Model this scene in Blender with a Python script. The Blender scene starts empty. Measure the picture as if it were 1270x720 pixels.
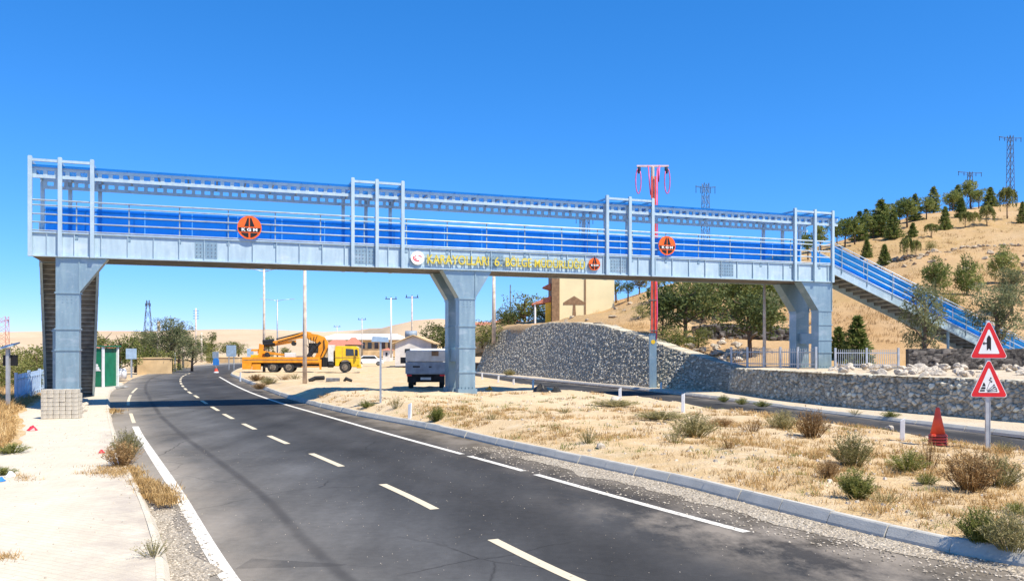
import bpy, math, random
from mathutils import Vector, Matrix, noise
R = math.radians
scene = bpy.context.scene
col = scene.collection
F, CX, CY, EYE = 1050.0, 635.0, 432.0, 2.5
rnd = random.Random(7)

# ------------------------------------------------------------------ helpers
def interp(tab, v):
    if v <= tab[0][0]: return tab[0][1]
    for (a, p), (b, q) in zip(tab, tab[1:]):
        if v <= b: return p + (q - p) * (v - a) / (b - a)
    return tab[-1][1]

class Curve1:                       # smooth x(y), monotone cubic
    def __init__(s, pts):
        pts = sorted(pts, key=lambda p: p[0]); s.p = pts
        n = len(pts); d = [(pts[i+1][1]-pts[i][1])/(pts[i+1][0]-pts[i][0]) for i in range(n-1)]
        m = [d[0]] + [0.5*(d[i-1]+d[i]) for i in range(1, n-1)] + [d[-1]]
        s.m = m; s.d = d
    def __call__(s, v):
        p, m = s.p, s.m
        if v <= p[0][0]: return p[0][1] + m[0]*(v-p[0][0])
        if v >= p[-1][0]: return p[-1][1] + m[-1]*(v-p[-1][0])
        for i in range(len(p)-1):
            if v <= p[i+1][0]:
                h = p[i+1][0]-p[i][0]; t = (v-p[i][0])/h
                return ((2*t**3-3*t*t+1)*p[i][1] + (t**3-2*t*t+t)*h*m[i]
                        + (-2*t**3+3*t*t)*p[i+1][1] + (t**3-t*t)*h*m[i+1])

def gp(px, py, z=0.0):              # where the sight line meets the level z
    Z = (EYE - z) * F / (py - CY)
    return ((px - CX) / F * Z, Z)

def on(fn, px, py, z=0.3):          # where it meets the surface fn
    for _ in range(30):
        x, y = gp(px, py, z)
        z = 0.5*z + 0.5*fn(x, y)
    return x, y, fn(x, y)

def hgt(px_h, y): return px_h / F * y

class MB:
    def __init__(s): s.v = []; s.f = []; s.m = []; s.t = {}; s.cur = 0
    def add(s, vs, fs, tone=None):
        o = len(s.v); s.v += [tuple(v) for v in vs]
        s.f += [tuple(i+o for i in f) for f in fs]; s.m += [s.cur]*len(fs)
        if tone is not None:
            for i in range(o, o+len(vs)): s.t[i] = tone
        return s
    def box(s, x0, x1, y0, y1, z0, z1, M=None):
        vs = [Vector((x, y, z)) for x in (x0, x1) for y in (y0, y1) for z in (z0, z1)]
        if M is not None: vs = [M @ v for v in vs]
        return s.add(vs, [(0,1,3,2),(4,6,7,5),(0,4,5,1),(2,3,7,6),(0,2,6,4),(1,5,7,3)])
    def bar(s, a, b, w, h, up=(0,0,1)):            # square bar from a to b
        a, b = Vector(a), Vector(b); d = (b-a).normalized(); up = Vector(up)
        if abs(d.dot(up)) > .98: up = Vector((0,1,0))
        x = d.cross(up).normalized(); y = x.cross(d).normalized()
        vs = [p + x*sx*w/2 + y*sy*h/2 for p in (a, b) for sx, sy in ((-1,-1),(1,-1),(1,1),(-1,1))]
        return s.add(vs, [(3,2,1,0),(4,5,6,7),(0,1,5,4),(1,2,6,5),(2,3,7,6),(3,0,4,7)])
    def tube(s, pts, r, n=8, caps=True, tone=None):
        pts = [Vector(p) for p in pts]; rs = r if isinstance(r, (list, tuple)) else [r]*len(pts)
        vs = []; fs = []; px = None
        for i, p in enumerate(pts):
            d = (pts[min(i+1, len(pts)-1)] - pts[max(i-1, 0)]).normalized()
            if px is None:
                u = Vector((0,0,1)) if abs(d.z) < .9 else Vector((0,1,0)); px = d.cross(u).normalized()
            else: px = (px - d*px.dot(d)).normalized()
            py = d.cross(px)
            for k in range(n):
                a = 2*math.pi*k/n; vs.append(p + (px*math.cos(a) + py*math.sin(a))*rs[i])
        for i in range(len(pts)-1):
            for k in range(n):
                a, b = i*n+k, i*n+(k+1) % n; fs.append((a, b, b+n, a+n))
        if caps: fs.append(tuple(range(n))[::-1]); fs.append(tuple(range((len(pts)-1)*n, len(pts)*n)))
        return s.add(vs, fs, tone)
    def prism(s, poly, y0, y1, M=None):            # polygon in x,z extruded along y
        n = len(poly); vs = [Vector((x, y, z)) for y in (y0, y1) for x, z in poly]
        if M is not None: vs = [M @ v for v in vs]
        fs = [tuple(range(n)), tuple(range(2*n-1, n-1, -1))]
        fs += [(i, i+n, (i+1) % n+n, (i+1) % n) for i in range(n)]
        return s.add(vs, fs)
    def disc(s, c, r, y0, y1, n=32, r2=None):      # disc in the x,z plane
        return s.prism([(c[0]+r*math.cos(2*math.pi*k/n), c[1]+(r2 or r)*math.sin(2*math.pi*k/n)) for k in range(n)], y0, y1)
    def grid(s, rows, tone=None):
        o = len(s.v); n = len(rows[0])
        for r in rows: s.v += [tuple(p) for p in r]
        for i in range(len(rows)-1):
            for j in range(n-1):
                a = o+i*n+j; s.f.append((a, a+1, a+n+1, a+n)); s.m.append(s.cur)
        return s
    def build(s, name, mat, parent=None, smooth=False, bevel=0, attrs=None):
        me = bpy.data.meshes.new(name); me.from_pydata(s.v, [], s.f); me.update()
        mats = mat if isinstance(mat, (list, tuple)) else [mat]
        for m in mats: me.materials.append(m)
        if len(mats) > 1: me.polygons.foreach_set('material_index', s.m)
        if smooth: me.polygons.foreach_set('use_smooth', [True]*len(me.polygons))
        if s.t:
            a = me.attributes.new('tone', 'FLOAT', 'POINT')
            a.data.foreach_set('value', [s.t.get(i, .5) for i in range(len(s.v))])
        for k, vals in (attrs or {}).items():
            a = me.attributes.new(k, 'FLOAT', 'POINT'); a.data.foreach_set('value', vals)
        o = bpy.data.objects.new(name, me); col.objects.link(o)
        if parent: o.parent = parent
        if bevel:
            b = o.modifiers.new('bevel', 'BEVEL'); b.width = bevel; b.segments = 2; b.limit_method = 'ANGLE'
        return o

def tag(o, label, cat, group=None):
    o['label'] = label; o['category'] = cat
    if group: o['group'] = group
    return o
def struct(o, kind='structure'): o['kind'] = kind; return o
def thing(name, label, cat, loc=(0,0,0), rz=0, group=None, sc=1):
    o = bpy.data.objects.new(name, None); col.objects.link(o)
    o.empty_display_size = .2; o.location = loc; o.rotation_euler = (0,0,rz)
    o.scale = sc if isinstance(sc, (tuple, list)) else (sc,)*3
    return tag(o, label, cat, group)
def copy_tree(o, parent=None):
    c = o.copy(); col.objects.link(c); c.parent = parent
    for ch in list(o.children): copy_tree(ch, c)
    return c
def dup(root, loc, rz=0, sc=1, label=None, group=None):
    c = copy_tree(root); c.location = loc; c.rotation_euler = (0,0,rz)
    c.scale = sc if isinstance(sc, (tuple, list)) else (sc,)*3
    if label: c['label'] = label
    if group: c['group'] = group
    return c

# ------------------------------------------------------------------ materials
def mat(name, base, rough=.7, metal=0, var=.15, scale=4, bump=.0, bscale=30, spec=.4, col2=None, aniso=(1,1,1), detail=6, coat=0):
    m = bpy.data.materials.new(name); m.use_nodes = True
    nt = m.node_tree; n = nt.nodes; l = nt.links; b = n['Principled BSDF']
    tc = n.new('ShaderNodeTexCoord'); mp = n.new('ShaderNodeMapping'); mp.inputs['Scale'].default_value = aniso
    l.new(tc.outputs['Object'], mp.inputs[0])
    nz = n.new('ShaderNodeTexNoise'); nz.inputs['Scale'].default_value = scale; nz.inputs['Detail'].default_value = detail
    l.new(mp.outputs[0], nz.inputs[0])
    cr = n.new('ShaderNodeValToRGB'); cr.color_ramp.elements[0].position = .32; cr.color_ramp.elements[1].position = .68
    c2 = col2 or tuple(c*(1-2*var) for c in base); hi = tuple(min(1, c*(1+var)) for c in base)
    cr.color_ramp.elements[0].color = (*c2, 1); cr.color_ramp.elements[1].color = (*hi, 1)
    l.new(nz.outputs[0], cr.inputs[0]); l.new(cr.outputs[0], b.inputs['Base Color'])
    b.inputs['Roughness'].default_value = rough; b.inputs['Metallic'].default_value = metal
    b.inputs['Specular IOR Level'].default_value = spec; b.inputs['Coat Weight'].default_value = coat
    if bump:
        n2 = n.new('ShaderNodeTexNoise'); n2.inputs['Scale'].default_value = bscale; n2.inputs['Detail'].default_value = 5
        l.new(tc.outputs['Object'], n2.inputs[0])
        bp = n.new('ShaderNodeBump'); bp.inputs['Strength'].default_value = bump; bp.inputs['Distance'].default_value = .05
        l.new(n2.outputs[0], bp.inputs['Height']); l.new(bp.outputs[0], b.inputs['Normal'])
    return m

class NT:                            # small node-building shorthand
    def __init__(s, name):
        s.m = bpy.data.materials.new(name); s.m.use_nodes = True
        s.n = s.m.node_tree.nodes; s.l = s.m.node_tree.links; s.b = s.n['Principled BSDF']
        s.tc = s.n.new('ShaderNodeTexCoord'); s.b.inputs['Roughness'].default_value = .9; s.b.inputs['Specular IOR Level'].default_value = .25
    def noise(s, scale, sc=(1,1,1), detail=6, rough=.55):
        mp = s.n.new('ShaderNodeMapping'); mp.inputs['Scale'].default_value = sc; s.l.new(s.tc.outputs['Object'], mp.inputs[0])
        z = s.n.new('ShaderNodeTexNoise'); z.inputs['Scale'].default_value = scale; z.inputs['Detail'].default_value = detail
        z.inputs['Roughness'].default_value = rough
        s.l.new(mp.outputs[0], z.inputs[0]); return z.outputs[0]
    def voro(s, scale, out='Color', feature='F1'):
        z = s.n.new('ShaderNodeTexVoronoi'); z.feature = feature; z.inputs['Scale'].default_value = scale
        s.l.new(s.tc.outputs['Object'], z.inputs[0]); return z.outputs[out]
    def attr(s, name):
        a = s.n.new('ShaderNodeAttribute'); a.attribute_name = name; return a.outputs['Fac']
    def ramp(s, x, stops):
        r = s.n.new('ShaderNodeValToRGB'); e = r.color_ramp.elements
        while len(e) < len(stops): e.new(.5)
        for i, (p, c) in enumerate(stops):
            e[i].position = p; e[i].color = (*(c if isinstance(c, tuple) else (c,c,c)), 1)
        s.l.new(x, r.inputs[0]); return r.outputs[0]
    def mix(s, f, a, b, mode='MIX'):
        x = s.n.new('ShaderNodeMix'); x.data_type = 'RGBA'; x.blend_type = mode
        for i, v in ((0, f), (6, a), (7, b)):
            if hasattr(v, 'node'): s.l.new(v, x.inputs[i])
            else: x.inputs[i].default_value = (*v, 1) if isinstance(v, tuple) else v
        return x.outputs[2]
    def math(s, op, a, b=0.0):
        x = s.n.new('ShaderNodeMath'); x.operation = op
        for i, v in enumerate((a, b)):
            if hasattr(v, 'node'): s.l.new(v, x.inputs[i])
            else: x.inputs[i].default_value = v
        return x.outputs[0]
    def bump(s, h, strength=.5, dist=.05):
        bp = s.n.new('ShaderNodeBump'); bp.inputs['Strength'].default_value = strength; bp.inputs['Distance'].default_value = dist
        s.l.new(h, bp.inputs['Height']); s.l.new(bp.outputs[0], s.b.inputs['Normal'])
    def color(s, c): s.l.new(c, s.b.inputs['Base Color'])

M = {}
def galv(name, base, streak=.5):
    t = NT(name); v = t.voro(9); g = t.ramp(v, [(0, .93), (1, 1.05)])
    st = t.noise(2.0, (2.5, 2.5, .45), 7, .6); s2 = t.ramp(st, [(.3, .86), (.7, 1.06)])
    c = t.mix(1.0, t.mix(.35, base, g, 'MULTIPLY'), s2, 'MULTIPLY')
    sp = t.ramp(t.noise(14, (1,1,1), 8), [(.6, 0.0), (.72, 1.0)])
    dr = t.ramp(t.noise(1.1, (7, 7, .22), 8, .7), [(.60, 0.0), (.76, .34)]); c = t.mix(dr, c, (.23,.21,.18))
    wd = t.ramp(t.noise(.9, (1, 1, 2.2), 7, .6), [(.55, 0.0), (.72, .30)]); c = t.mix(wd, c, (.80,.83,.84))
    t.color(t.mix(t.math('MULTIPLY', sp, .25), c, (.72,.74,.74)))
    t.b.inputs['Metallic'].default_value = .55
    t.l.new(t.ramp(st, [(.3, .32), (.7, .55)]), t.b.inputs['Roughness']); t.b.inputs['Specular IOR Level'].default_value = .5
    return t.m
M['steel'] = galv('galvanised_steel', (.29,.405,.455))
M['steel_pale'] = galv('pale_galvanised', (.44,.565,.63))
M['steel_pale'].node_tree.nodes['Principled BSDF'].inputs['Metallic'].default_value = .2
M['rail'] = mat('rail_paint', (.58,.67,.72), .45, .15, .1, 3)
M['steel_dark'] = mat('grey_metal', (.24,.25,.26), .5, .5, .2)
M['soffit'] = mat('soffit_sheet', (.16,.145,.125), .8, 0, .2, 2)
M['riser'] = mat('riser_shaded_steel', (.20,.195,.175), .7, .2, .2, 3)  # darker than the tread steel: rib shading under the stair put into colour
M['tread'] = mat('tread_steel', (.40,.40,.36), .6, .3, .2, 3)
M['pole_steel'] = mat('pole_steel', (.50,.52,.53), .45, .5, .12, 3)
M['concrete_pole'] = mat('concrete_pole', (.60,.50,.40), .9, 0, .15, 3, .2)
M['concrete'] = mat('concrete', (.42,.41,.38), .9, 0, .2, 3, .4, 40)
M['yellow_letters'] = mat('yellow_letters', (.66,.53,.06), .5, 0, .1)
M['orange_enamel'] = mat('orange_enamel', (.85,.13,.015), .45, 0, .06)
M['black'] = mat('black_paint', (.012,.012,.012), .5, 0, .2)
M['pink_white'] = mat('pink_white', (.80,.58,.56), .5, 0, .08)
M['white'] = mat('white_paint', (.80,.80,.78), .5, 0, .05)
M['red'] = mat('red_enamel', (.70,.02,.025), .4, 0, .07)
M['road_white'] = None
M['rubber'] = mat('rubber', (.03,.03,.03), .85, 0, .3)
M['truck_orange'] = mat('orange_paint', (.80,.31,.014), .4, 0, .12, 2, coat=.2)
M['truck_yellow'] = mat('yellow_paint', (.82,.52,.012), .35, 0, .1, 2, coat=.3)
M['glass'] = mat('dark_glass', (.03,.04,.05), .08, 0, .1, spec=.7)
M['grey_paint'] = mat('grey_paint', (.27,.33,.39), .5, 0, .15, 3)
M['canvas'] = mat('canvas', (.70,.68,.62), .9, 0, .1, 3)
M['sign_back'] = mat('sign_back', (.42,.55,.66), .5, .2, .1)
M['blue_paint'] = mat('blue_paint', (.04,.22,.60), .5, 0, .1)
M['fence_blue'] = mat('fence_paint', (.42,.55,.70), .5, 0, .1)
M['green_paint'] = mat('green_paint', (.01,.17,.085), .5, 0, .15, 2)
M['plaster_yellow'] = mat('yellow_plaster', (.84,.72,.42), .9, 0, .04, .7, .1)
M['plaster_white'] = mat('white_plaster', (.72,.68,.62), .9, 0, .1, 1)
M['plaster_tan'] = mat('tan_plaster', (.60,.42,.22), .9, 0, .18, .6)
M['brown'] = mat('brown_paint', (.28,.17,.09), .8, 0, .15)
M['roof_red'] = mat('roof_tile', (.55,.20,.13), .85, 0, .2, 6)
M['roof_white'] = mat('pale_roof', (.70,.68,.62), .7, 0, .08, 1)
M['trunk'] = mat('bark', (.16,.11,.075), .95, 0, .3, 12, .6, 40)
M['cone_red'] = mat('cone_red', (.85,.09,.04), .5, 0, .12)
M['block'] = mat('paving_block', (.56,.50,.40), .95, 0, .15, 8, .4, 60)
M['rock'] = mat('pale_rock', (.62,.54,.43), .95, 0, .2, 3, .6, 20)
M['hill_rock'] = mat('hill_rock', (.46,.37,.26), .95, 0, .25, 3, .6, 20)
M['trash_red'] = mat('red_plastic', (.70,.04,.06), .4, 0, .1)
M['pink'] = mat('pink_hose', (.80,.12,.30), .5, 0, .15)
M['lattice'] = mat('lattice_steel', (.10,.12,.15), .6, .3, .2)
M['insulator'] = mat('insulator', (.05,.06,.08), .3, 0, .2)
M['tyre_pipe'] = mat('black_pipe', (.02,.024,.03), .6, 0, .3)

def bluemat(name, base, trans, fac, tl=(.03,.25,.85)):
    m = bpy.data.materials.new(name); m.use_nodes = True; nt = m.node_tree; n = nt.nodes; l = nt.links
    b = n['Principled BSDF']; b.inputs['Roughness'].default_value = .25
    tc = n.new('ShaderNodeTexCoord'); z = n.new('ShaderNodeTexNoise'); z.inputs['Scale'].default_value = .9; l.new(tc.outputs['Object'], z.inputs[0])
    cr = n.new('ShaderNodeValToRGB'); cr.color_ramp.elements[0].position = .3; cr.color_ramp.elements[1].position = .7
    cr.color_ramp.elements[0].color = (*[c*.75 for c in base], 1); cr.color_ramp.elements[1].color = (*[min(1, c*1.15) for c in base], 1)
    l.new(z.outputs[0], cr.inputs[0]); l.new(cr.outputs[0], b.inputs['Base Color'])
    t = n.new('ShaderNodeBsdfTranslucent'); t.inputs[0].default_value = (*tl, 1)
    x1 = n.new('ShaderNodeMixShader'); x1.inputs[0].default_value = .4; l.new(b.outputs[0], x1.inputs[1]); l.new(t.outputs[0], x1.inputs[2])
    tr = n.new('ShaderNodeBsdfTransparent'); tr.inputs[0].default_value = (*trans, 1)
    x2 = n.new('ShaderNodeMixShader'); x2.inputs[0].default_value = fac; l.new(x1.outputs[0], x2.inputs[1]); l.new(tr.outputs[0], x2.inputs[2])
    l.new(x2.outputs[0], n['Material Output'].inputs[0]); return m
M['blue_sheet'] = bluemat('blue_polycarbonate', (.008,.27,.88), (.08,.48,1.0), .28, (.04,.52,1.0))
M['blue_roof'] = bluemat('blue_roof_sheet', (.02,.19,.42), (.40,.72,1.0), .45, (.08,.42,.8))

def foliage(name, c0, c1, c2):
    m = bpy.data.materials.new(name); m.use_nodes = True; nt = m.node_tree; n = nt.nodes; l = nt.links
    b = n['Principled BSDF']; b.inputs['Roughness'].default_value = .65; b.inputs['Specular IOR Level'].default_value = .25
    a = n.new('ShaderNodeAttribute'); a.attribute_name = 'tone'
    oi = n.new('ShaderNodeObjectInfo')
    ad = n.new('ShaderNodeMath'); ad.operation = 'MULTIPLY_ADD'; ad.inputs[1].default_value = .35; l.new(oi.outputs['Random'], ad.inputs[0]); 
    sb = n.new('ShaderNodeMath'); sb.operation = 'SUBTRACT'; sb.inputs[1].default_value = .17; l.new(a.outputs['Fac'], sb.inputs[0]); l.new(sb.outputs[0], ad.inputs[2])
    cr = n.new('ShaderNodeValToRGB'); e = cr.color_ramp.elements; e.new(.5)
    for i, (p, c) in enumerate(((.1, c0), (.5, c1), (.9, c2))): e[i].position = p; e[i].color = (*c, 1)
    l.new(ad.outputs[0], cr.inputs[0]); l.new(cr.outputs[0], b.inputs['Base Color'])
    t = n.new('ShaderNodeBsdfTranslucent'); l.new(cr.outputs[0], t.inputs[0])
    x = n.new('ShaderNodeMixShader'); x.inputs[0].default_value = .3; l.new(b.outputs[0], x.inputs[1]); l.new(t.outputs[0], x.inputs[2])
    l.new(x.outputs[0], n['Material Output'].inputs[0]); return m
M['pine'] = foliage('pine_needles', (.05,.085,.02), (.16,.205,.05), (.32,.33,.10))
M['willow'] = foliage('willow_leaves', (.09,.11,.025), (.20,.21,.05), (.33,.30,.085))
M['olive'] = foliage('grey_green_leaves', (.08,.095,.042), (.17,.19,.085), (.29,.29,.14))
M['broad'] = foliage('green_leaves', (.06,.085,.02), (.145,.17,.04), (.27,.26,.08))
M['dark'] = foliage('dark_leaves', (.04,.065,.02), (.095,.125,.036), (.19,.20,.06))
M['rust'] = foliage('rusty_leaves', (.045,.04,.015), (.09,.075,.025), (.15,.11,.04))
M['weed_green'] = foliage('weed_green', (.09,.115,.022), (.20,.215,.05), (.36,.33,.10))
M['weed_olive'] = foliage('weed_olive', (.14,.13,.045), (.28,.25,.10), (.46,.38,.18))
M['weed_brown'] = foliage('weed_brown', (.16,.09,.03), (.33,.20,.08), (.50,.33,.15))
M['straw'] = foliage('dry_straw', (.30,.18,.06), (.54,.35,.14), (.74,.55,.28))

# ------------------------------------------------------------------ ground materials
def soil(name, pale, tan, dark, straw=None, big=.35):
    t = NT(name)
    a = t.noise(big, detail=10, rough=.65); b = t.noise(3.5, detail=8, rough=.7); c = t.noise(22, detail=5)
    x = t.mix(t.ramp(a, [(.35, 0.0), (.65, 1.0)]), pale, tan)
    x = t.mix(t.math('MULTIPLY', t.ramp(b, [(.5, 0.0), (.75, 1.0)]), .55), x, dark)
    x = t.mix(t.math('MULTIPLY', t.ramp(c, [(.6, 0.0), (.7, 1.0)]), .5), x, tuple(min(1, v*1.25) for v in pale))
    if straw: x = t.mix(t.math('MULTIPLY', t.attr('straw'), t.ramp(t.noise(.8, (1.3,1,1), 9, .72), [(.52, 0.0), (.66, .55)])), x, (.30,.25,.09))
    if straw:
        s = t.math('MULTIPLY', t.attr('straw'), t.ramp(t.noise(1.3, detail=8, rough=.7), [(.36, 0.0), (.55, 1.0)]))
        x = t.mix(s, x, t.mix(t.ramp(t.noise(30, detail=4), [(.4, 0.0), (.6, 1.0)]), straw, tuple(v*.7 for v in straw)))
    t.color(x); t.bump(t.mix(.5, b, c), .9, .12); return t.m
M['sand'] = soil('sandy_median', (.68,.54,.36), (.60,.45,.27), (.42,.29,.16), (.58,.37,.14))
M['hill'] = soil('dry_hill', (.52,.36,.20), (.42,.255,.11), (.23,.145,.07), (.47,.31,.13), .09)
M['farhill'] = soil('far_hill', (.58,.45,.30), (.46,.33,.20), (.36,.27,.17), None, .012)
M['plain'] = soil('dry_plain', (.60,.46,.29), (.50,.36,.20), (.36,.27,.16))
M['terrace'] = soil('terrace_soil', (.62,.52,.39), (.56,.45,.31), (.42,.33,.22))

t = NT('asphalt')
la = t.attr('lat'); fine = t.noise(60, detail=4); big = t.noise(.22, (1,1,1), 7); strk = t.noise(1.0, (1.0,.18,1), 6)
# the coordinate 'lat' is metres from the centre line; wear runs along the lanes
tracks = t.ramp(t.math('MULTIPLY_ADD', la, .1), [(0, .5), (1, .5)])
mp = t.math('ADD', t.math('MULTIPLY', la, .1), .5)
band = t.ramp(mp, [(.0,(.28,.245,.195)), (.17,(.22,.195,.16)), (.235,(.115,.108,.098)), (.40,(.092,.091,.09)), (.46,(.068,.068,.068)), (.50,(.056,.056,.056)),
                   (.60,(.044,.043,.042)), (.68,(.053,.052,.051)), (.76,(.044,.043,.042)), (.83,(.054,.049,.044)), (.865,(.07,.06,.047)), (.92,(.12,.10,.075))])
x = t.mix(1.0, band, t.ramp(big, [(.3, .70), (.7, 1.30)]), 'MULTIPLY')
x = t.mix(1.0, x, t.ramp(strk, [(.3, .74), (.7, 1.24)]), 'MULTIPLY')
x = t.mix(1.0, x, t.ramp(t.noise(6, detail=8, rough=.75), [(.3, .84), (.7, 1.16)]), 'MULTIPLY')
# old patches and hairline cracks
pv = t.voro(.16, 'Color'); x = t.mix(t.ramp(pv, [(.80, 0.0), (.82, .45)]), x, (.040,.039,.038))
def crack(scale, w):
    wn = t.n.new('ShaderNodeTexNoise'); wn.inputs['Scale'].default_value = 1.4; wn.inputs['Detail'].default_value = 6; t.l.new(t.tc.outputs['Object'], wn.inputs[0])
    wm = t.mix(.30, t.tc.outputs['Object'], wn.outputs[1], 'ADD')
    cv = t.n.new('ShaderNodeTexVoronoi'); cv.feature = 'DISTANCE_TO_EDGE'; cv.inputs['Scale'].default_value = scale; t.l.new(wm, cv.inputs[0])
    return t.ramp(cv.outputs['Distance'], [(0, 1.0), (w, 0.0)])
cm = t.math('MULTIPLY', crack(.30, .006), t.ramp(t.noise(.18, detail=4), [(.48, 0.0), (.58, .8)]))
x = t.mix(cm, x, (.022,.021,.02))
sp2 = t.ramp(t.noise(.55, (1,.5,1), 6), [(.70, 0.0), (.78, .5)]); x = t.mix(sp2, x, (.028,.027,.026))
x = t.mix(t.math('MULTIPLY', t.ramp(fine, [(.62, 0.0), (.74, 1.0)]), .4), x, (.16,.15,.14))
seam = t.ramp(mp, [(.268, 0.0), (.276, 1.0), (.284, 1.0), (.292, 0.0)])
x = t.mix(t.math('MULTIPLY', seam, t.ramp(t.noise(.8, (1,.3,1)), [(.3, .2), (.5, .7)])), x, (.045,.043,.042))
dust = t.math('MULTIPLY', t.attr('dust'), t.ramp(t.noise(.9, (1,.6,1), 8, .7), [(.42, 0.0), (.6, 1.0)]))
x = t.mix(t.math('MULTIPLY', dust, .9), x, (.25,.215,.175))
t.color(x); t.b.inputs['Roughness'].default_value = .92; t.b.inputs['Specular IOR Level'].default_value = .15; t.bump(fine, .35, .01); M['asphalt'] = t.m

t = NT('worn_road_paint')
w = t.ramp(t.noise(9, detail=8, rough=.7), [(.36, 0.0), (.46, 1.0)])
t.color(t.mix(w, (.22,.20,.17), t.mix(t.noise(40), (.72,.69,.61), (.58,.54,.46)))); M['road_white'] = t.m
t = NT('cream_road_paint')
w = t.ramp(t.noise(9, detail=8, rough=.7), [(.30, 0.0), (.42, 1.0)])
t.color(t.mix(w, (.25,.23,.20), t.mix(t.noise(40), (.66,.57,.41), (.54,.46,.32)))); M['road_cream'] = t.m

t = NT('pale_pavement')
a = t.noise(1.6, detail=8, rough=.65); b = t.noise(35, detail=5)
x = t.mix(t.ramp(a, [(.35, 0.0), (.7, 1.0)]), (.62,.55,.43), (.55,.475,.36))
x = t.mix(t.math('MULTIPLY', t.ramp(b, [(.58, 0.0), (.72, 1.0)]), .5), x, (.36,.31,.25))
br = t.n.new('ShaderNodeTexBrick'); br.inputs['Scale'].default_value = 1; br.inputs['Brick Width'].default_value = .22; br.inputs['Row Height'].default_value = .11
br.inputs['Mortar Size'].default_value = .006; br.inputs['Color1'].default_value = (1,1,1,1); br.inputs['Color2'].default_value = (.93,.93,.93,1); br.inputs['Mortar'].default_value = (.62,.6,.56,1)
mpn = t.n.new('ShaderNodeMapping'); mpn.inputs['Rotation'].default_value = (0,0,R(27)); t.l.new(t.tc.outputs['Object'], mpn.inputs[0]); t.l.new(mpn.outputs[0], br.inputs[0])
x = t.mix(.55, x, br.outputs[0], 'MULTIPLY')
x = t.mix(t.math('MULTIPLY', t.attr('dust'), t.ramp(t.noise(2.2, detail=8, rough=.7), [(.38, 0.0), (.62, 1.0)])), x, (.42,.36,.29))
t.color(x); t.bump(b, .4, .02); M['pavement'] = t.m

t = NT('kerb_concrete')
x = t.mix(t.ramp(t.noise(2.5, detail=7), [(.3, 0.0), (.7, 1.0)]), (.42,.40,.35), (.54,.51,.44))
x = t.mix(t.math('MULTIPLY', t.ramp(t.noise(25, detail=6), [(.55, 0.0), (.75, 1.0)]), .45), x, (.30,.27,.22))
t.color(x); t.bump(t.noise(50), .3, .02); M['kerb'] = t.m

t = NT('gravel_ground')
v = t.voro(22); g = t.ramp(v, [(0, (.20,.165,.12)), (1, (.52,.445,.34))])
t.color(t.mix(t.ramp(t.noise(1.5, detail=7), [(.35, 0.0), (.65, 1.0)]), g, t.mix(.5, g, (.44,.39,.31)))); t.bump(t.voro(22, 'Distance'), .9, .04); M['gravel'] = t.m

def stonemat(name, dark, mid, light):
    t = NT(name); a = t.attr('cell')
    c = t.ramp(a, [(0, dark), (.55, mid), (.92, light), (1, tuple(min(1, v*1.5) for v in light))])
    c = t.mix(.35, c, t.ramp(t.noise(9, detail=7), [(.3, tuple(v*.6 for v in mid)), (.7, light)]))
    g = t.ramp(t.attr('gap'), [(.0, 0.0), (.22, 1.0)])
    t.color(t.mix(g, tuple(v*.8 for v in dark), c)); t.bump(t.noise(18, detail=6), .7, .06); return t.m
M['stone_grey'] = stonemat('grey_gabion', (.27,.235,.17), (.44,.395,.30), (.66,.60,.47))
M['stone_pale'] = stonemat('pale_gabion', (.29,.255,.185), (.50,.445,.335), (.72,.65,.50))
M['stone_dark'] = stonemat('dark_rubble_wall', (.06,.055,.05), (.10,.09,.08), (.17,.15,.13))
M['stone_beige'] = stonemat('beige_rubble_wall', (.30,.24,.16), (.46,.37,.25), (.62,.52,.38))
# ------------------------------------------------------------------ plan of the place (x as a function of depth y)
def plan(pts, z): 
    return Curve1([(gp(px, py, z)[1], gp(px, py, z)[0]) for px, py in pts])
KR = plan([(1450,752),(1270,702),(1183,687),(1067,660),(960,633),(853,605),(740,580),(640,558),(520,530),(440,515),(370,498),(340,488),(315,478),(296,470),(286,464),(330,453),(410,449)], 0)
KL = Curve1([(5,-2.05),(9.3,-3.75),(13,-5.55),(17.5,-7.9),(25.2,-11.8),(34.8,-16.5),(48,-22.7),(60,-27.4),(72,-32),(101,-41),(131,-48),(175,-51),(210,-44)])
WR = plan([(1400,782),(910,655),(780,620),(640,581),(490,540),(420,520),(350,500),(315,488),(290,477),(279,471),(272,467)], 0)
WL = plan([(340,790),(283,715),(220,610),(190,565),(172,537),(162,512),(159,500),(163,488),(172,479)], 0)
CL = plan([(860,780),(700,712),(505,614),(405,570),(345,545),(308,528),(283,516),(266,506),(251,497),(243,491),(236,487),(231,483),(228,480),(225.5,477),(224,473.5),(224,470),(226,467),(230,464.5),(240,461)], 0)
SR = .05
SN = plan([(1270,560),(1150,543),(972,520),(880,511),(832,504),(741,494),(688,484),(595,467),(520,457)], SR)
SF = plan([(1270,546),(1212,538),(1034,514.5),(900,498),(807,486.5),(731,478.5),(645,470),(560,460)], SR)
SK = plan([(1270,541),(1034,513.5),(880,493),(800,483.5),(731,476.5),(645,468.5),(560,459)], SR)
GK = 1.114
GR = Curve1([(y*GK, x*GK) for y, x in ((17,16.6),(24,14.5),(29.9,11.9),(35,10.8),(39.7,10.4))])           # foot of the terrace gabion
GLp = [(-3.3,77),(1.98,63),(4.85,53),(7.5,46),(9.3,42.6),(10.6,41.0)]
GLp = [(x*GK, y*GK) for x, y in GLp]              # foot of the long gabion
def smooth(t): t = max(0, min(1, t)); return t*t*(3-2*t)

def fbm(x, y, s, seed=0): return noise.fractal(Vector((x*s+seed*17.3, y*s-seed*9.1, seed*3.7)), 1.0, 2.0, 5)

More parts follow.
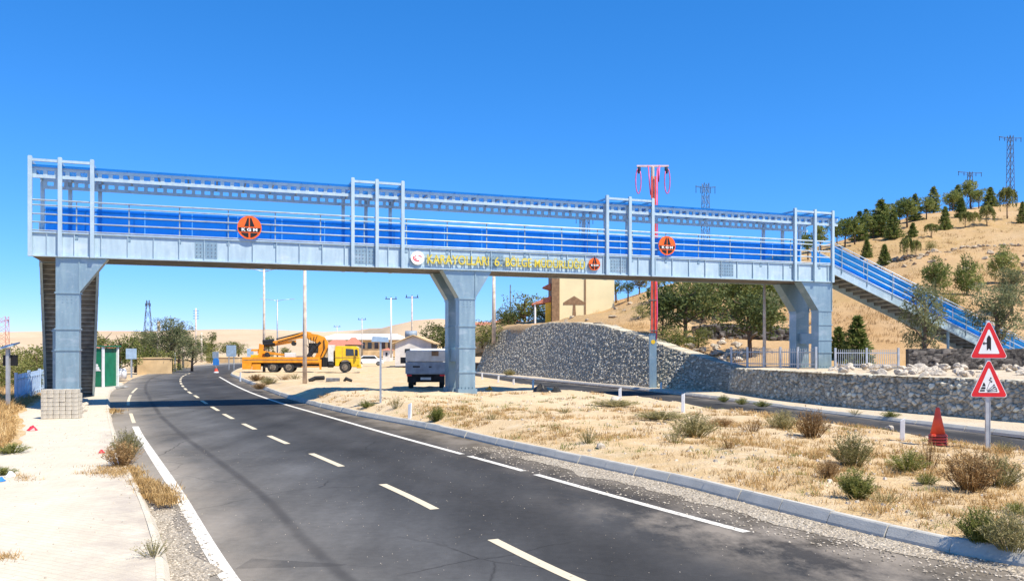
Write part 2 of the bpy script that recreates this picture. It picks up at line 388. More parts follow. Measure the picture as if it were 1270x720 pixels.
def z_median(x, y):
    a, b = KR(y)+.2, SN(y)
    if x <= a: return .17
    w = b-a; v = (x-a)/max(.5, w)
    bump = interp([(9,.16),(18,.25),(28,.42),(35,.55),(42,.52),(55,.35),(70,.22),(90,.12),(150,.08)], y)
    edge_r = interp([(9,.12),(20,.05),(150,.05)], y)
    base = .17*(1-smooth(v)) + (edge_r)*smooth(v)
    m = smooth((x-a)/1.3) * smooth((b-x)/1.3)
    n = fbm(x, y, .5)*.10 + fbm(x, y, 2.2, 3)*.035
    return base + m*(bump - .17 + n) + (smooth((x-a)/.4)*.012)

HP = [(560,93,3.2,103,405),(600,89,4.0,103,402),(640,79.6,4.7,96,400),(700,69.6,4.45,92,393),(760,60.3,3.75,90,376),(800,56.2,3.15,88,362),
      (850,52.0,2.25,110,345),(880,51,1.5,120,335),(950,50,1.5,130,320),(1040,50,1.6,140,300),(1080,50,1.7,150,286),(1138,50,1.7,160,266),
      (1207,50,1.8,170,257),(1270,50,1.9,180,250),(1450,50,2.0,200,232),(1800,50,2.0,220,215)]
def z_hill(x, y):
    px = CX + F*x/y
    Z0, z0, Zr, yr = (interp([(h[0], h[k]) for h in HP], px) for k in (1,2,3,4))
    zr = EYE + (CY-yr)/F*Zr
    t = (y-Z0)/(Zr-Z0)
    n = fbm(x, y, .06, 5)*.9 + fbm(x, y, .35, 2)*.22
    if t < 0: return z0 - 3*(Z0-y)
    if t < 1: return z0 + (zr-z0)*t + n*min(1, t*4)*min(1, (1-t)*5+.25)
    return zr - .03*(y-Zr) + n*.25

def z_terrace(x, y): return 1.46 + fbm(x, y, .8, 4)*.06

# ------------------------------------------------------------------ ground sheet, hills
b = MB(); ys = [-60,-20,0,10,30,60,100,150,220,320,450,700,1200,2500,6000]; xs = [-5000,-1500,-600,-250,-120,-60,-30,-10,10,30,60,120,250,600,1500,5000]
b.grid([[(x, y, -.06) for x in xs] for y in ys]); struct(b.build('ground', M['plain'], smooth=True))

rows = []
for i in range(90):
    k = i/89; 
    row = []
    for j in range(150):
        px = 560 + (1800-560)*j/149; u = (px-CX)/F
        Z0 = interp([(h[0], h[1]) for h in HP], px); Zr = interp([(h[0], h[3]) for h in HP], px)
        y = Z0-.6 + (Zr*1.5-Z0+.6)*(k**1.15); x = u*y
        row.append((x, y, z_hill(x, y)))
    rows.append(row)
b = MB(); b.grid(rows); straw = [min(1, max(0, .55+fbm(v[0], v[1], .05, 8)*1.2)) for v in b.v]
struct(b.build('hillside', M['hill'], smooth=True, attrs={'straw': straw}))

FH = [(-900,414),(-300,413),(0,412),(80,413),(150,408),(250,408),(330,409),(400,411),(440,409),(480,405),(520,398),(545,396.5),(575,398),(640,402),(720,405),(900,408),(1300,404),(2200,400)]
b = MB(); rows = []
for i in range(40):
    k = i/39; row = []
    for j in range(220):
        px = -900 + 3100*j/219; u = (px-CX)/F
        Zr = 620 if px < 440 else interp([(440,620),(480,430),(1200,430)], px); Z0 = Zr*.55
        zr = EYE+(CY-interp(FH, px))/F*Zr; y = Z0 + (Zr*1.6-Z0)*k; t = (y-Z0)/(Zr-Z0)
        z = (-.5+(zr+.5)*smooth(t*.5)*2 if t < 1 else zr - (t-1)*zr*.5) if t < 1 else zr*(1-(t-1)*.3)
        x = u*y; z += fbm(x, y, .012, 6)*1.6*min(1, t*2) + fbm(x, y, .06, 7)*.35
        row.append((x, y, z))
    rows.append(row)
b.grid(rows); struct(b.build('distant_hills', M['farhill'], smooth=True))

# ------------------------------------------------------------------ main road
yr = [4.5 + 2.2*0] ; yrows = []; y = 4.0
while y < 210: yrows.append(y); y += max(.5, y*.02)
b = MB(); rows = []; lat = []; dust = []
for y in yrows:
    a, c, e = KL(y)-.1, CL(min(y, 120)) if y < 90 else (KL(y)+KR(y))/2, KR(y)+.1
    if y > 70: 
        f = smooth((y-70)/25); c = (CL(min(y,88)) if y < 88 else (KL(y)+KR(y))/2)*(1-f) + f*(KL(y)+KR(y))/2
    row = []
    cosr = .89
    for j in range(25):
        x = a + (e-a)*j/24; row.append((x, y, 0)); lat.append((x-c)*cosr)
        dl = 1-smooth((x-a)*cosr/2.2); dr = smooth(((x-WR(min(y,70)))*cosr+.9)/2.2) if y < 70 else .3
        near = smooth((15-y)/3.5)*smooth((x-WR(y))*cosr/1.6+1.25) if y < 17 else 0
        dust.append(max(dl*.8, dr*.62, near))
    rows.append(row)
b.grid(rows); struct(b.build('road', M['asphalt'], smooth=True, attrs={'lat': lat, 'dust': dust}))

def strip(name, cur, y0, y1, w, z, m, gaps=(), step=.35):
    b = MB(); y = y0; rows = []
    def flush():
        if len(rows) > 1: b.grid(list(rows))
        rows.clear()
    while y <= y1:
        dx = (cur(y+.1)-cur(y-.1))/.2; n = Vector((1, -dx)).normalized()
        if any(g0 < y < g1 for g0, g1 in gaps): flush()
        else:
            x = cur(y); rows.append([(x-n.x*w/2, y-n.y*w/2, z), (x+n.x*w/2, y+n.y*w/2, z)])
        y += step
    flush(); return b.build(name, m)
struct(strip('edge_line', WR, 11.55, 75, .15, .004, M['road_white'], [(19.8,20.05),(16.9,17.2)], .12))
struct(strip('edge_line', WL, 6.2, 27.5, .19, .004, M['road_white']))
struct(strip('edge_line', WL, 28.5, 54, .12, .004, M['road_cream'], [(33,37),(46,47.5)]))
# lane dashes: each painted length measured on the road
b = MB(); dd = [(5.6,7.9),(9.05,11.1)]
for y0, y1 in ((631,600),(578,562),(550,540),(532,525),(519,513),(509,504),(500.5,496.5)): dd.append((gp(0,y0)[1], gp(0,y1)[1]))
y = gp(0, 493)[1]
while y < 86: dd.append((y, y+2.3)); y += 4.1
for y0, y1 in dd:
    rows = []; n = max(2, int((y1-y0)/.4)+1)
    for i in range(n):
        y = y0+(y1-y0)*i/(n-1); dx = (CL(y+.1)-CL(y-.1))/.2; nn = Vector((1,-dx)).normalized()
        rows.append([(CL(y)-nn.x*.075, y-nn.y*.075, .004), (CL(y)+nn.x*.075, y+nn.y*.075, .004)])
    b.grid(rows)
struct(b.build('lane_dashes', M['road_cream']))

# kerb stones along the road, each block 1 m with a joint
def kerb(name, cur, y0, y1, side, h, m, wid=.17, z0=0, blk=1.0):
    b = MB(); y = y0; rr = random.Random(3)
    while y < y1:
        dx = (cur(y+.2)-cur(y-.2))/.4; L = math.hypot(1, dx); dy = blk/L
        p, q = Vector((cur(y), y, z0)), Vector((cur(y+dy), y+dy, z0)); d = (q-p).normalized(); n = Vector((d.y, -d.x, 0))*side
        p += d*.01; q -= d*.01; j = rr.uniform(-.008, .008); t = rr.uniform(-.012,.012)
        prof = [(0+t, -.05), (.012+t, h*.25), (.075+t, h*.88), (.095+t, h+j), (wid, h+j), (wid, -.05)]
        vs = [e + n*o + Vector((0,0,zz)) for e in (p, q) for o, zz in prof]
        k = len(prof); fs = [tuple(range(k)), tuple(range(2*k-1, k-1, -1))] + [(i, i+k, (i+1) % k+k, (i+1) % k) for i in range(k)]
        b.add(vs, fs); y += dy
    return struct(b.build(name, m))
kerb('kerb', KR, 7.5, 120, 1, .18, M['kerb'])
kerb('kerb', KL, 5.0, 58, -1, .15, M['pavement'], .15)
kerb('kerb', SK, 16, 88, 1, .12, M['kerb'], .15, SR)

# median with the sand mound, reaching back to the open yard
rows = []; st = []; 
for y in [7.5+ (150-7.5)*(i/219)**1.9 for i in range(220)]:
    a, c = KR(y)+.14, SN(y)+.04
    row = []
    for j in range(56):
        x = a+(c-a)*j/55; z = z_median(x, y); row.append((x, y, z))
        s = interp([(8,.6),(22,.5),(29,.32),(34,.08),(45,.05),(52,.35),(150,.35)], y)
        s *= 1-.55*smooth(1-abs(j/55-.62)*7) if 20 < y < 40 else 1
        st.append(s)
    rows.append(row)
b = MB(); b.grid(rows); struct(b.build('median', M['sand'], smooth=True, attrs={'straw': st}))

# side road with its far pavement
rows = []; lat = []; dust = []
for y in [12+ i*1.0 for i in range(110)]:
    a, c = SN(y)-.25, SF(y)+.25
    zz = SR
    row = []
    for j in range(9):
        row.append((a+(c-a)*j/8, y, zz)); lat.append(-.6+2.8*j/8); dust.append(.9*(1-smooth(j/2.2))+.8*smooth((j-6)/2))
    rows.append(row)
b = MB(); b.grid(rows); struct(b.build('side_road', M['asphalt'], smooth=True, attrs={'lat': lat, 'dust': dust}))
rows = []
for y in [12+ i*1.0 for i in range(80)]:
    a = SK(y)+.1; c = a+7.5; rows.append([(a+(c-a)*j/8, y, .165-.002*j+fbm(a+j, y, .9)*.02*(j > 0)) for j in range(9)])
b = MB(); b.grid(rows); struct(b.build('side_pavement', M['terrace'], smooth=True, attrs={'straw': [0]*len(b.v)}))

# left pavement and verge
SLc = Curve1([(4,-8.2),(9,-9.6),(19.3,-11.7),(25.7,-15.0),(30,-17.6),(35,-20.0),(48,-26.3),(62,-33)])
rows = []; dust = []
for y in [4+i*.6 for i in range(92)]:
    a, c = SLc(y), KL(y)-.13
    row = []
    for j in range(21):
        x = a+(c-a)*j/20; row.append((x, y, .142+fbm(x, y, .7)*.008)); dust.append(.9*(1-smooth(j/3.0)) + 1.0*smooth((j-15)/4.0)*(y < 24))
    rows.append(row)
b = MB(); b.grid(rows); struct(b.build('pavement', M['pavement'], smooth=True, attrs={'dust': dust}))
def z_verge(x, y): return .15+min(1, max(0, (SLc(y)-x)/3))*.22+fbm(x, y, .4, 9)*.12*min(1, max(0, (SLc(y)-x)/2))
rows = []
for y in [4+i*1.0 for i in range(70)]:
    a, c = SLc(y)-34, SLc(y)+.25
    rows.append([(a+(c-a)*(j/24)**.6, y, z_verge(a+(c-a)*(j/24)**.6, y)-.012) for j in range(25)])
b = MB(); b.grid(rows); struct(b.build('verge', M['sand'], smooth=True, attrs={'straw': [1.0]*len(b.v)}))
# gravel margin between the edge lines and the kerbs
def margin(cin, cout, y0, y1, z, f0, f1):
    rows = []; y = y0
    while y < y1:
        w = .8*fbm(3, y, .9, 4)+.25*fbm(5, y, 4.0, 6); a = cin(y); c = cout(y); p = a+(c-a)*f0+w*.5; rows.append([(p+(a+(c-a)*f1-p)*j/4, y, z) for j in range(5)]); y += .25
    b = MB(); b.grid(rows); return struct(b.build('gravel_margin', M['gravel']))
margin(WR, lambda y: KR(y)+.05, 6, 20, .007, .55, 1)
margin(WL, lambda y: KL(y)-.05, 5, 14.5, .007, .45, 1)

# terrace top behind the pale gabion
rows = []
for i in range(34):
    y = 18+i*1.15; row = []
    g = GR(min(y, 44.2))+.34 if y < 44.3 else 12.0
    for j in range(30):
        x = g+(46-g)*(j/29)**1.4; row.append((x, y, z_terrace(x, y) if j > 0 else 1.47))
    rows.append(row)
b = MB(); b.grid(rows); struct(b.build('terrace_ground', M['terrace'], smooth=True, attrs={'straw': [.3]*len(b.v)}))

# ------------------------------------------------------------------ walls of real stones
def stone_wall(line, zb, top, batter, cell, m, name, label, cat, depth=.9, bulge=.5, res=.06, seed=1, coping=None):
    """line: foot of the face from left to right as (x,y); top(k): top height along 0..1; face towards the camera side"""
    P = [Vector((x, y, 0)) for x, y in line]; L = [0]
    for a, c in zip(P, P[1:]): L.append(L[-1]+(c-a).length)
    n = int(L[-1]/res); cols = []; vals = {'cell': [], 'gap': []}
    b = MB(); rows = []
    nv = max(6, int(max(top(k/10)-zb for k in range(11))/res))
    for i in range(n+1):
        s = L[-1]*i/n; k = 0
        while k < len(L)-2 and s > L[k+1]: k += 1
        t = (s-L[k])/(L[k+1]-L[k]); p = P[k].lerp(P[k+1], t)
        def dirn(q): return (P[min(q+1, len(P)-1)]-P[q]).normalized()
        d = dirn(min(k, len(P)-2)).lerp(dirn(min(k+1, len(P)-2)), smooth((t-.5)*2)*.5 if t > .5 else 0).normalized()
        nrm = Vector((d.y, -d.x, 0)); tp = top(s/L[-1])
        row = []
        for j in range(nv+1):
            zz = zb + (tp-zb)*j/nv; q = Vector((s/cell, (zz-zb)/cell*1.25, seed*13.7))
            ds, pts = noise.voronoi(q, distance_metric='DISTANCE', exponent=2.5)
            c = noise.cell(Vector((pts[0].x*7.13+seed, pts[0].y*5.77, 3.1)))*.5+.5
            c = (math.sin(pts[0].x*127.1+pts[0].y*311.7)*43758.5453) % 1.0
            gap = ds[1]-ds[0]; hh = min(1, gap*2.6)**.6
            tilt = ((c*7.3) % 1-.5)*(q.x-pts[0].x)*1.1 + ((c*13.7) % 1-.35)*(q.y-pts[0].y)*1.3
            off = bulge*cell*(hh*.55 + (c-.5)*.7 + tilt*.55*hh)
            if j == nv: off *= .3
            row.append(p - nrm*(batter*(zz-zb)) + nrm*off + Vector((0,0,zz + (.0 if j < nv else (c-.5)*.05))))
            vals['cell'].append(c); vals['gap'].append(gap*1.2)
        for back in (.35, depth):
            row.append(p - nrm*(batter*(tp-zb)+back) + Vector((0,0,tp+(c-.5)*.04*(back < .5)))); vals['cell'].append(c); vals['gap'].append(.5)
        row.append(p - nrm*(batter*(tp-zb)+depth) + Vector((0,0,zb-.2))); vals['cell'].append(.5); vals['gap'].append(.5)
        rows.append(row)
    b.grid(rows)
    # end faces: close with the profile polygon
    w = len(rows[0]); b.f.append(tuple(range(w))); b.f.append(tuple(range(len(b.v)-1, len(b.v)-1-w, -1))); b.m += [0, 0]
    o = b.build(name, m, attrs=vals); tag(o, label, cat); return o

stone_wall(GLp, .10, lambda k: interp([(0,3.75),(.1,4.35),(.33,4.75),(.48,4.57),(.62,4.17),(.75,3.4),(.87,2.5),(.95,1.9),(1,1.5)], k), .42, .17, M['stone_grey'],
           'gabion_wall', 'long tall dark grey stone retaining wall with humped top beyond the side road', 'stone wall', 1.0, .55, .048)
stone_wall([(12.4,52.0),(11.75,46),(11.6,44.2),(12.2,39),(13.35,33.3),(16.25,26.7),(19.4,19)], .10, lambda k: interp([(0,1.46),(.22,1.46),(.4,1.50),(1,1.46)], k), .20, .20, M['stone_pale'],
           'gabion_wall', 'low pale grey stone wall holding up the terrace behind the two warning signs', 'stone wall', .45, .62, .04, 2)
stone_wall([(20.0,42.7),(26,42.4),(33,42.1)], 1.35, lambda k: 2.50, .0, .35, M['stone_dark'], 'garden_wall', 'low dark stone wall with pale top behind the rubble under the right stair', 'stone wall', .35, .3, .08, 3)
stone_wall([(12.8,60.5),(15.8,59.5),(20,57.5)], 2.2, lambda k: interp([(0,4.1),(.3,4.3),(1,3.8)], k), .1, .4, M['stone_dark'], 'garden_wall', 'dark lava stone wall half buried in rubble below the shady trees', 'stone wall', .6, .5, .1, 4)
# ------------------------------------------------------------------ footbridge (local frame: s along, d back, z up)
BX, BY, BR = -18.08, 31.8, R(20.0)
bridge = thing('footbridge', 'long galvanised steel footbridge with blue side panels spanning the whole road', 'footbridge', (BX, BY, 0), BR)
LEN, WID = 37.15, 2.4
ZB, ZT = 5.99, 6.86
def girder(d0, out):
    b = MB(); t = .02
    b.box(-.02, LEN, d0-t, d0+t, ZB+.03, ZT)                                   # web
    b.box(-.04, LEN+.02, d0-.1, d0+.1, ZB-.02, ZB+.03); b.box(-.04, LEN+.02, d0-.09, d0+.09, ZT, ZT+.045)
    s = .55
    while s < LEN:
        b.box(s-.012, s+.012, d0+out*.02, d0+out*.075, ZB+.032, ZT-.002); s += .93
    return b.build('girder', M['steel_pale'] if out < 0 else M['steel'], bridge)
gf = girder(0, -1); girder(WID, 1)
for sc in (6.2, 12.55, 18.4, 24.6, 30.6):          # bolted splice plates
    b = MB(); b.box(sc-.42, sc+.42, -.034, -.0205, ZB+.12, ZT-.08); b.cur = 1
    for i in range(6):
        for j in range(4): b.tube([(sc-.35+i*.14, -.034, ZB+.2+j*.15), (sc-.35+i*.14, -.052, ZB+.2+j*.15)], .022, 6)
    b.build('splice_plate', [M['steel'], M['steel_dark']], gf)
b = MB(); b.box(0, LEN, .11, WID-.11, 6.62, 6.66)
deck = b.build('deck', M['steel_dark'], bridge)
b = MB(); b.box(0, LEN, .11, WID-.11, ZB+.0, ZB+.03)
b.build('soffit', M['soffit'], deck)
PORT = [(0.0,1.0,2.1),(12.03,13.06,14.18),(23.97,25.17,26.4),(34.7,35.95,37.08)]
RZ = [6.95, 7.26, 7.57, 7.9, 8.09]
def railing(d0, back):
    b = MB()
    for z in RZ: b.tube([(0.02, d0, z), (LEN, d0, z)], .028 if z < 8 else .034, 8)
    r = b.build('railing', M['rail'], bridge, True)
    for k in range(20):
        s = 1.55+k*1.83
        q = MB(); q.box(s-.022, s+.022, d0+.03, d0+.06, ZT-.18, 8.09)
        q.box(s-.06, s+.06, d0+.028, d0+.064, ZT-.2, ZT-.06)
        q.build('railing_post', M['steel'], r)
    return r
railing(-.07, 0); railing(WID+.07, 1)
for k in range(20):
    s0 = .12+k*1.847
    b = MB(); n = 24
    rows = [[(s0+1.82*i/n, WID-.02+.008*math.sin(i*math.pi*.5*2), z) for i in range(n+1)] for z in (6.72, 8.2)]
    b.grid(rows); rows = [[(s0+1.82*i/n, WID+.002+.008*math.sin(i*math.pi*.5*2), z) for i in range(n+1)] for z in (6.72, 8.2)]
    b.build('side_panel', M['blue_sheet'], bridge)
for ss in PORT:
    b = MB(); zt = 9.62
    for d in (-.11, WID+.11): b.box(ss[0]-.05, ss[2]+.05, d-.045, d+.045, zt-.10, zt)
    for s in ss: b.box(s-.035, s+.035, -.06, WID+.06, zt-.095, zt-.01)
    p = b.build('portal_frame', M['steel_pale'], bridge)
    for s in ss:
        for d in (-.112, WID+.112):
            q = MB(); q.box(s-.07, s+.07, d-.07, d+.07, ZB-.03, zt+.08); q.box(s-.055, s+.055, d-.055, d+.055, zt+.08, zt+.1)
            q.build('post', M['steel_pale'], p)
def roof_beam(d0):
    b = MB(); z0, z1 = 8.93, 9.33; x0, x1 = .05, LEN+.9*0+.0
    b.box(x0, LEN+.35, d0-.04, d0+.04, z0, z0+.12); b.box(x0, LEN+.35, d0-.04, d0+.04, z1-.11, z1)
    s = x0
    while s < LEN+.3:
        b.box(s, s+.14, d0-.038, d0+.038, z0+.122, z1-.112); s += .372
    return b.build('roof_beam', M['steel_pale'], bridge)
roof_beam(.02); roof_beam(WID-.02)
nR = 34
for k in range(nR):
    s0 = .02+k*(LEN+.3)/nR; s1 = s0+(LEN+.3)/nR-.012
    b = MB(); b.box(s0, s1, -.16, WID+.16, 9.335, 9.40)
    b.build('roof_panel', M['blue_roof'], bridge)
b = MB()
for k in range(nR+1):
    s0 = .014+k*(LEN+.3)/nR; b.box(s0-.03, s0+.03, .0, WID, 9.26, 9.33)
b.build('roof_purlins', M['steel'], bridge)

def leg(parent, poly, d0, d1, rings, s0, s1, zbase):
    b = MB(); b.prism(poly, d0, d1)
    for z in rings: b.box(s0-.035, s1+.035, d0-.035, d1+.035, z-.03, z+.03)
    b.box(s0-.07, s1+.07, d0-.07, d1+.07, zbase-.3, zbase+.05)
    z = zbase+.1
    for i in range(4): b.tube([(s0+.12+i*(s1-s0-.24)/3, d0-.04, zbase+.05), (s0+.12+i*(s1-s0-.24)/3, d0-.04, zbase+.14)], .022, 6)
    # bolts of the splice plate
    for r_ in range(3):
        for c_ in range(3):
            zc = rings[0]-.35+r_*.12; sc = (s0+s1)/2-.15+c_*.15
            b.tube([(sc, d0, zc), (sc, d0-.02, zc)], .018, 6)
    # vertical flange on the splayed head
    b.box(s1-.02, s1+.02, d0-.03, d0+.001, rings[0], min(ZB-.03, max(p[1] for p in poly)))
    return b.build('leg', M['steel'], parent)
def pier(kind, s0, s1, zb, vz, vl, vr, two=True, rings=None):
    b = MB(); b.box(s0+.1, s1-.1, .58, WID-.58, zb+1.25, zb+1.8)
    p = b.build('pier', M['steel'], bridge)
    poly = [(s0, zb-.4), (s1, zb-.4), (s1, vz), (vr, ZB-.025), (vl, ZB-.025), (s0, vz)]
    leg(p, poly, .02, .60, rings, s0, s1, zb)
    if two: leg(p, poly, WID-.60, WID-.02, rings, s0, s1, zb)
    return p
# left pier: the head splays to the right only; the rear leg is slimmer
b = MB(); b.box(.9, 1.25, .58, WID-.58, 1.9, 2.4); p = b.build('pier', M['steel'], bridge)
leg(p, [(.83, -.2), (1.63, -.2), (1.63, 4.62), (2.62, ZB-.025), (.83, ZB-.025)], .02, .6, [4.62, 3.25, 2.45, .95], .83, 1.63, .15)
leg(p, [(.45, -.2), (.9, -.2), (.9, 3.3), (.45, 3.3)], WID-.5, WID-.02, [3.2, 2.4], .45, .9, .15)
pier('middle', 16.76, 17.5, .66, 4.72, 16.0, 18.27, True, [4.72, 3.5, 2.55, 1.45])
p = b = None
bq = MB(); bq.box(36.45, 37.0, .58, WID-.58, 2.75, 3.3); p = bq.build('pier', M['steel'], bridge)
for d0, d1 in ((.02,.6),(WID-.6,WID-.02)):
    leg(p, [(36.3, 1.2), (37.13, 1.2), (37.13, ZB-.025), (35.2, ZB-.025), (36.3, 4.48)], d0, d1, [4.48, 3.75, 2.95, 2.3], 36.3, 37.13, 1.45)

def staircase(name_note, org, ang, run, z0, z1, w, panel_sides, stringer):
    """flight going down from org (s,d) along ang in the bridge frame; w to the left of the heading"""
    mx = Matrix.Translation((org[0], org[1], 0)) @ Matrix.Rotation(ang, 4, 'Z')
    def T(a, c, z): return mx @ Vector((a, c, z))
    sl = (z1-z0)/run
    b = MB()
    for c in (0, w):
        vs = [T(a, c+o, z0+sl*a+h) for o in (-.03, .03) for a, h in ((0,-.42),(run,-.42),(run,.0),(0,.0))]
        b.add(vs, [(0,1,2,3),(7,6,5,4),(0,4,5,1),(1,5,6,2),(2,6,7,3),(3,7,4,0)])
        for h, o2 in ((-.42,.05),(.0,.05)):
            vs = [T(a, c+o, z0+sl*a+h+e) for e in (-.02, .02) for a, o in ((0,-o2),(run,-o2),(run,o2),(0,o2))]
            b.add(vs, [(3,2,1,0),(4,5,6,7),(0,1,5,4),(1,2,6,5),(2,3,7,6),(3,0,4,7)])
    st = b.build('staircase', stringer, bridge)
    b = MB(); n = int((z0-z1)/.185); dz = (z0-z1)/n; da = run/n
    for i in range(n):
        b.cur = 0
        a = i*da; z = z0-.12-(i+1)*dz+.05
        vs = [T(x, c, zz) for x in (a, a+da+.03) for c in (.04, w-.04) for zz in (z-.03, z)]
        b.add(vs, [(0,1,3,2),(4,6,7,5),(0,4,5,1),(2,3,7,6),(0,2,6,4),(1,5,7,3)])
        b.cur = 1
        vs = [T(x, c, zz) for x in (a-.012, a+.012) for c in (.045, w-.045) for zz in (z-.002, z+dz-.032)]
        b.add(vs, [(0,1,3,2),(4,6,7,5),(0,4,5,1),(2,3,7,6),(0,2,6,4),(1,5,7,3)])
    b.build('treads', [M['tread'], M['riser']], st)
    for side, c in ((0, -.05), (1, w+.05)):
        b = MB()
        for z in RZ: b.tube([T(0, c, z0+z-ZT-.03), T(run, c, z1+z-ZT-.03)], .026, 8)
        r = b.build('railing', M['rail'], st, True)
        k = 0; a = .5
        while a < run:
            q = MB(); q.bar(T(a, c, z0+sl*a-.2), T(a, c, z0+sl*a+1.2), .045, .045); q.build('railing_post', M['steel'], r); a += 1.5
        if side in panel_sides:
            a = .05; cc = c + (.09 if side == 0 else -.09)
            while a < run-.3:
                e = min(run, a+1.8); b = MB(); o = .012
                vs = [T(x, cc+oo, z0+sl*x+h) for oo in (-o, o) for x, h in ((a,.02),(e-.02,.02),(e-.02,1.12),(a,1.12))]
                b.add(vs, [(0,1,2,3)]); b.build('side_panel', M['blue_sheet'], st); a = e
    return st, T
# left flight leads away behind the bridge, right flight runs on to the terrace
st, T = staircase('left', (2.02, WID+.12), R(97.5), 8.7, 6.38, .25, 2.06, (0, 1), M['steel_pale'])
st, T = staircase('right', (37.2, .02), R(-8.5), 12.2, 6.86, 1.62, 2.2, (0, 1), M['steel_pale'])
for a in (7.0,):
    for c in (.1, 2.1):
        b = MB(); b.bar(T(a, c, 1.2), T(a, c, 6.86-5.24/12.2*a-.43), .1, .1); b.build('support', M['steel'], st)

# ---- emblems, plaque and lettering fixed to the front
def text_mesh(body, size, depth, name, m, parent, loc, fit=None, bold=0):
    cu = bpy.data.curves.new('lettering', 'FONT'); cu.body = body; cu.size = size; cu.extrude = depth; cu.offset = bold
    cu.align_x = 'LEFT'
    o = bpy.data.objects.new('lettering_source', cu); col.objects.link(o)
    bpy.context.view_layer.update()
    me = bpy.data.meshes.new_from_object(o.evaluated_get(bpy.context.evaluated_depsgraph_get()))
    col.objects.unlink(o); bpy.data.objects.remove(o)
    xs = [v.co.x for v in me.vertices]; ys = [v.co.y for v in me.vertices]
    x0, x1, y0, y1 = min(xs), max(xs), min(ys), max(ys)
    fx = fit[0]/(x1-x0) if fit else 1; fy = fit[1]/(y1-y0) if fit and fit[1] else fx
    for v in me.vertices:
        x, y, z = (v.co.x-(x0+x1)/2)*fx, (v.co.y-(y0+y1)/2)*fy, v.co.z
        v.co = (loc[0]+x, loc[1]-z, loc[2]+y)
    me.materials.clear(); me.materials.append(m); me.update()
    q = bpy.data.objects.new(name, me); col.objects.link(q); q.parent = parent; return q
def emblem(s, z, r, d, label, spike=False):
    b = MB(); b.disc((s, z), r, d, d+.04, 40)
    e = b.build('emblem', M['orange_enamel'], bridge); e['label'] = label
    q = MB()
    for sg in (-1, 1):
        q.prism([(s+sg*x*r, z+y*r) for x, y in ((.05,.82),(.16,.82),(.42,.10),(.05,.10))], d-.012, d-.001)
        def arc(x0, x1, n=8): return [(x0+(x1-x0)*i/n) for i in range(n+1)]
        q.prism([(s+sg*x*r, z+y*r) for x, y in ((.05,-.02),(.93,-.02),(.89,-.22),(.80,-.36),(.05,-.36))], d-.012, d-.001)
        q.prism([(s+sg*x*r, z+y*r) for x, y in ((.08,-.46),(.70,-.46),(.58,-.62),(.40,-.75),(.22,-.83),(.08,-.86))], d-.012, d-.001)
    if spike: q.prism([(s-.16*r, z+.8*r), (s+.16*r, z+.8*r), (s, z+1.35*r)], d-.012, d-.001)
    q.build('road_mark', M['black'], e)
    text_mesh('K G M', r*.36, .004, 'lettering', M['white'], e, (s, d-.017, z-.19*r), (1.3*r, .27*r), .006)
emblem(7.85, 7.40, .47, -.19, 'round orange and black road emblem on the left half of the railing')
emblem(27.15, 7.47, .46, -.19, 'round orange and black road emblem on the right half of the railing')
emblem(23.3, 6.45, .29, -.15, 'small orange and black road emblem at the end of the yellow lettering', True)
b = MB(); b.disc((14.82, 6.43), .30, -.19, -.15, 36); pq = b.build('plaque', M['white'], bridge); pq['label'] = 'round white plaque before the yellow lettering'
q = MB()
for (r0, r1, a0, a1, zz) in ((.21,.17,150,290,-.0),(.14,.115,120,250,.02),(.2,.18,20,80,-.02)):
    n = 16; P = [(14.82+r0*math.cos(R(a0+(a1-a0)*i/n)), 6.43+zz+r0*.72*math.sin(R(a0+(a1-a0)*i/n))) for i in range(n+1)]
    Q = [(14.82+r1*math.cos(R(a0+(a1-a0)*i/n)), 6.43+zz+r1*.62*math.sin(R(a0+(a1-a0)*i/n))) for i in range(n+1)]
    for i in range(n): q.prism([P[i], P[i+1], Q[i+1], Q[i]], -.2, -.192)
q.build('arc_mark', M['trash_red'], pq)
frame = MB()
for z in (6.20, 6.60): frame.bar((15.1,-.115,z), (22.95,-.115,z), .02, .02)
fr = frame.build('letter_rail', M['steel'], bridge)
for body, sc, w in (('KARAYOLLARI', 16.67, 2.82), ('6.', 18.52, .34), ('BÖLGE', 19.5, 1.25), ('MÜDÜRLÜĞÜ', 21.53, 2.5)):
    hh = .40 if 'Ö' not in body and 'Ü' not in body else .48
    text_mesh(body, .5, .025, 'lettering', M['yellow_letters'], fr, (sc, -.16, 6.40 + (.04 if hh > .45 else 0)), (w, hh), 0 if body == '6.' else .004)
# ------------------------------------------------------------------ vegetation
def leafcard(b, p, d, w, l, tone, r):
    d = d.normalized(); u = Vector((r.gauss(0,1), r.gauss(0,1), r.gauss(0,1))); x = d.cross(u)
    if x.length < 1e-4: return
    x = x.normalized()*w/2
    b.add([p-x*.6, p+d*l*.5-x+x*.0, p+d*l, p+d*l*.5+x], [(0,1,2,3)], tone)

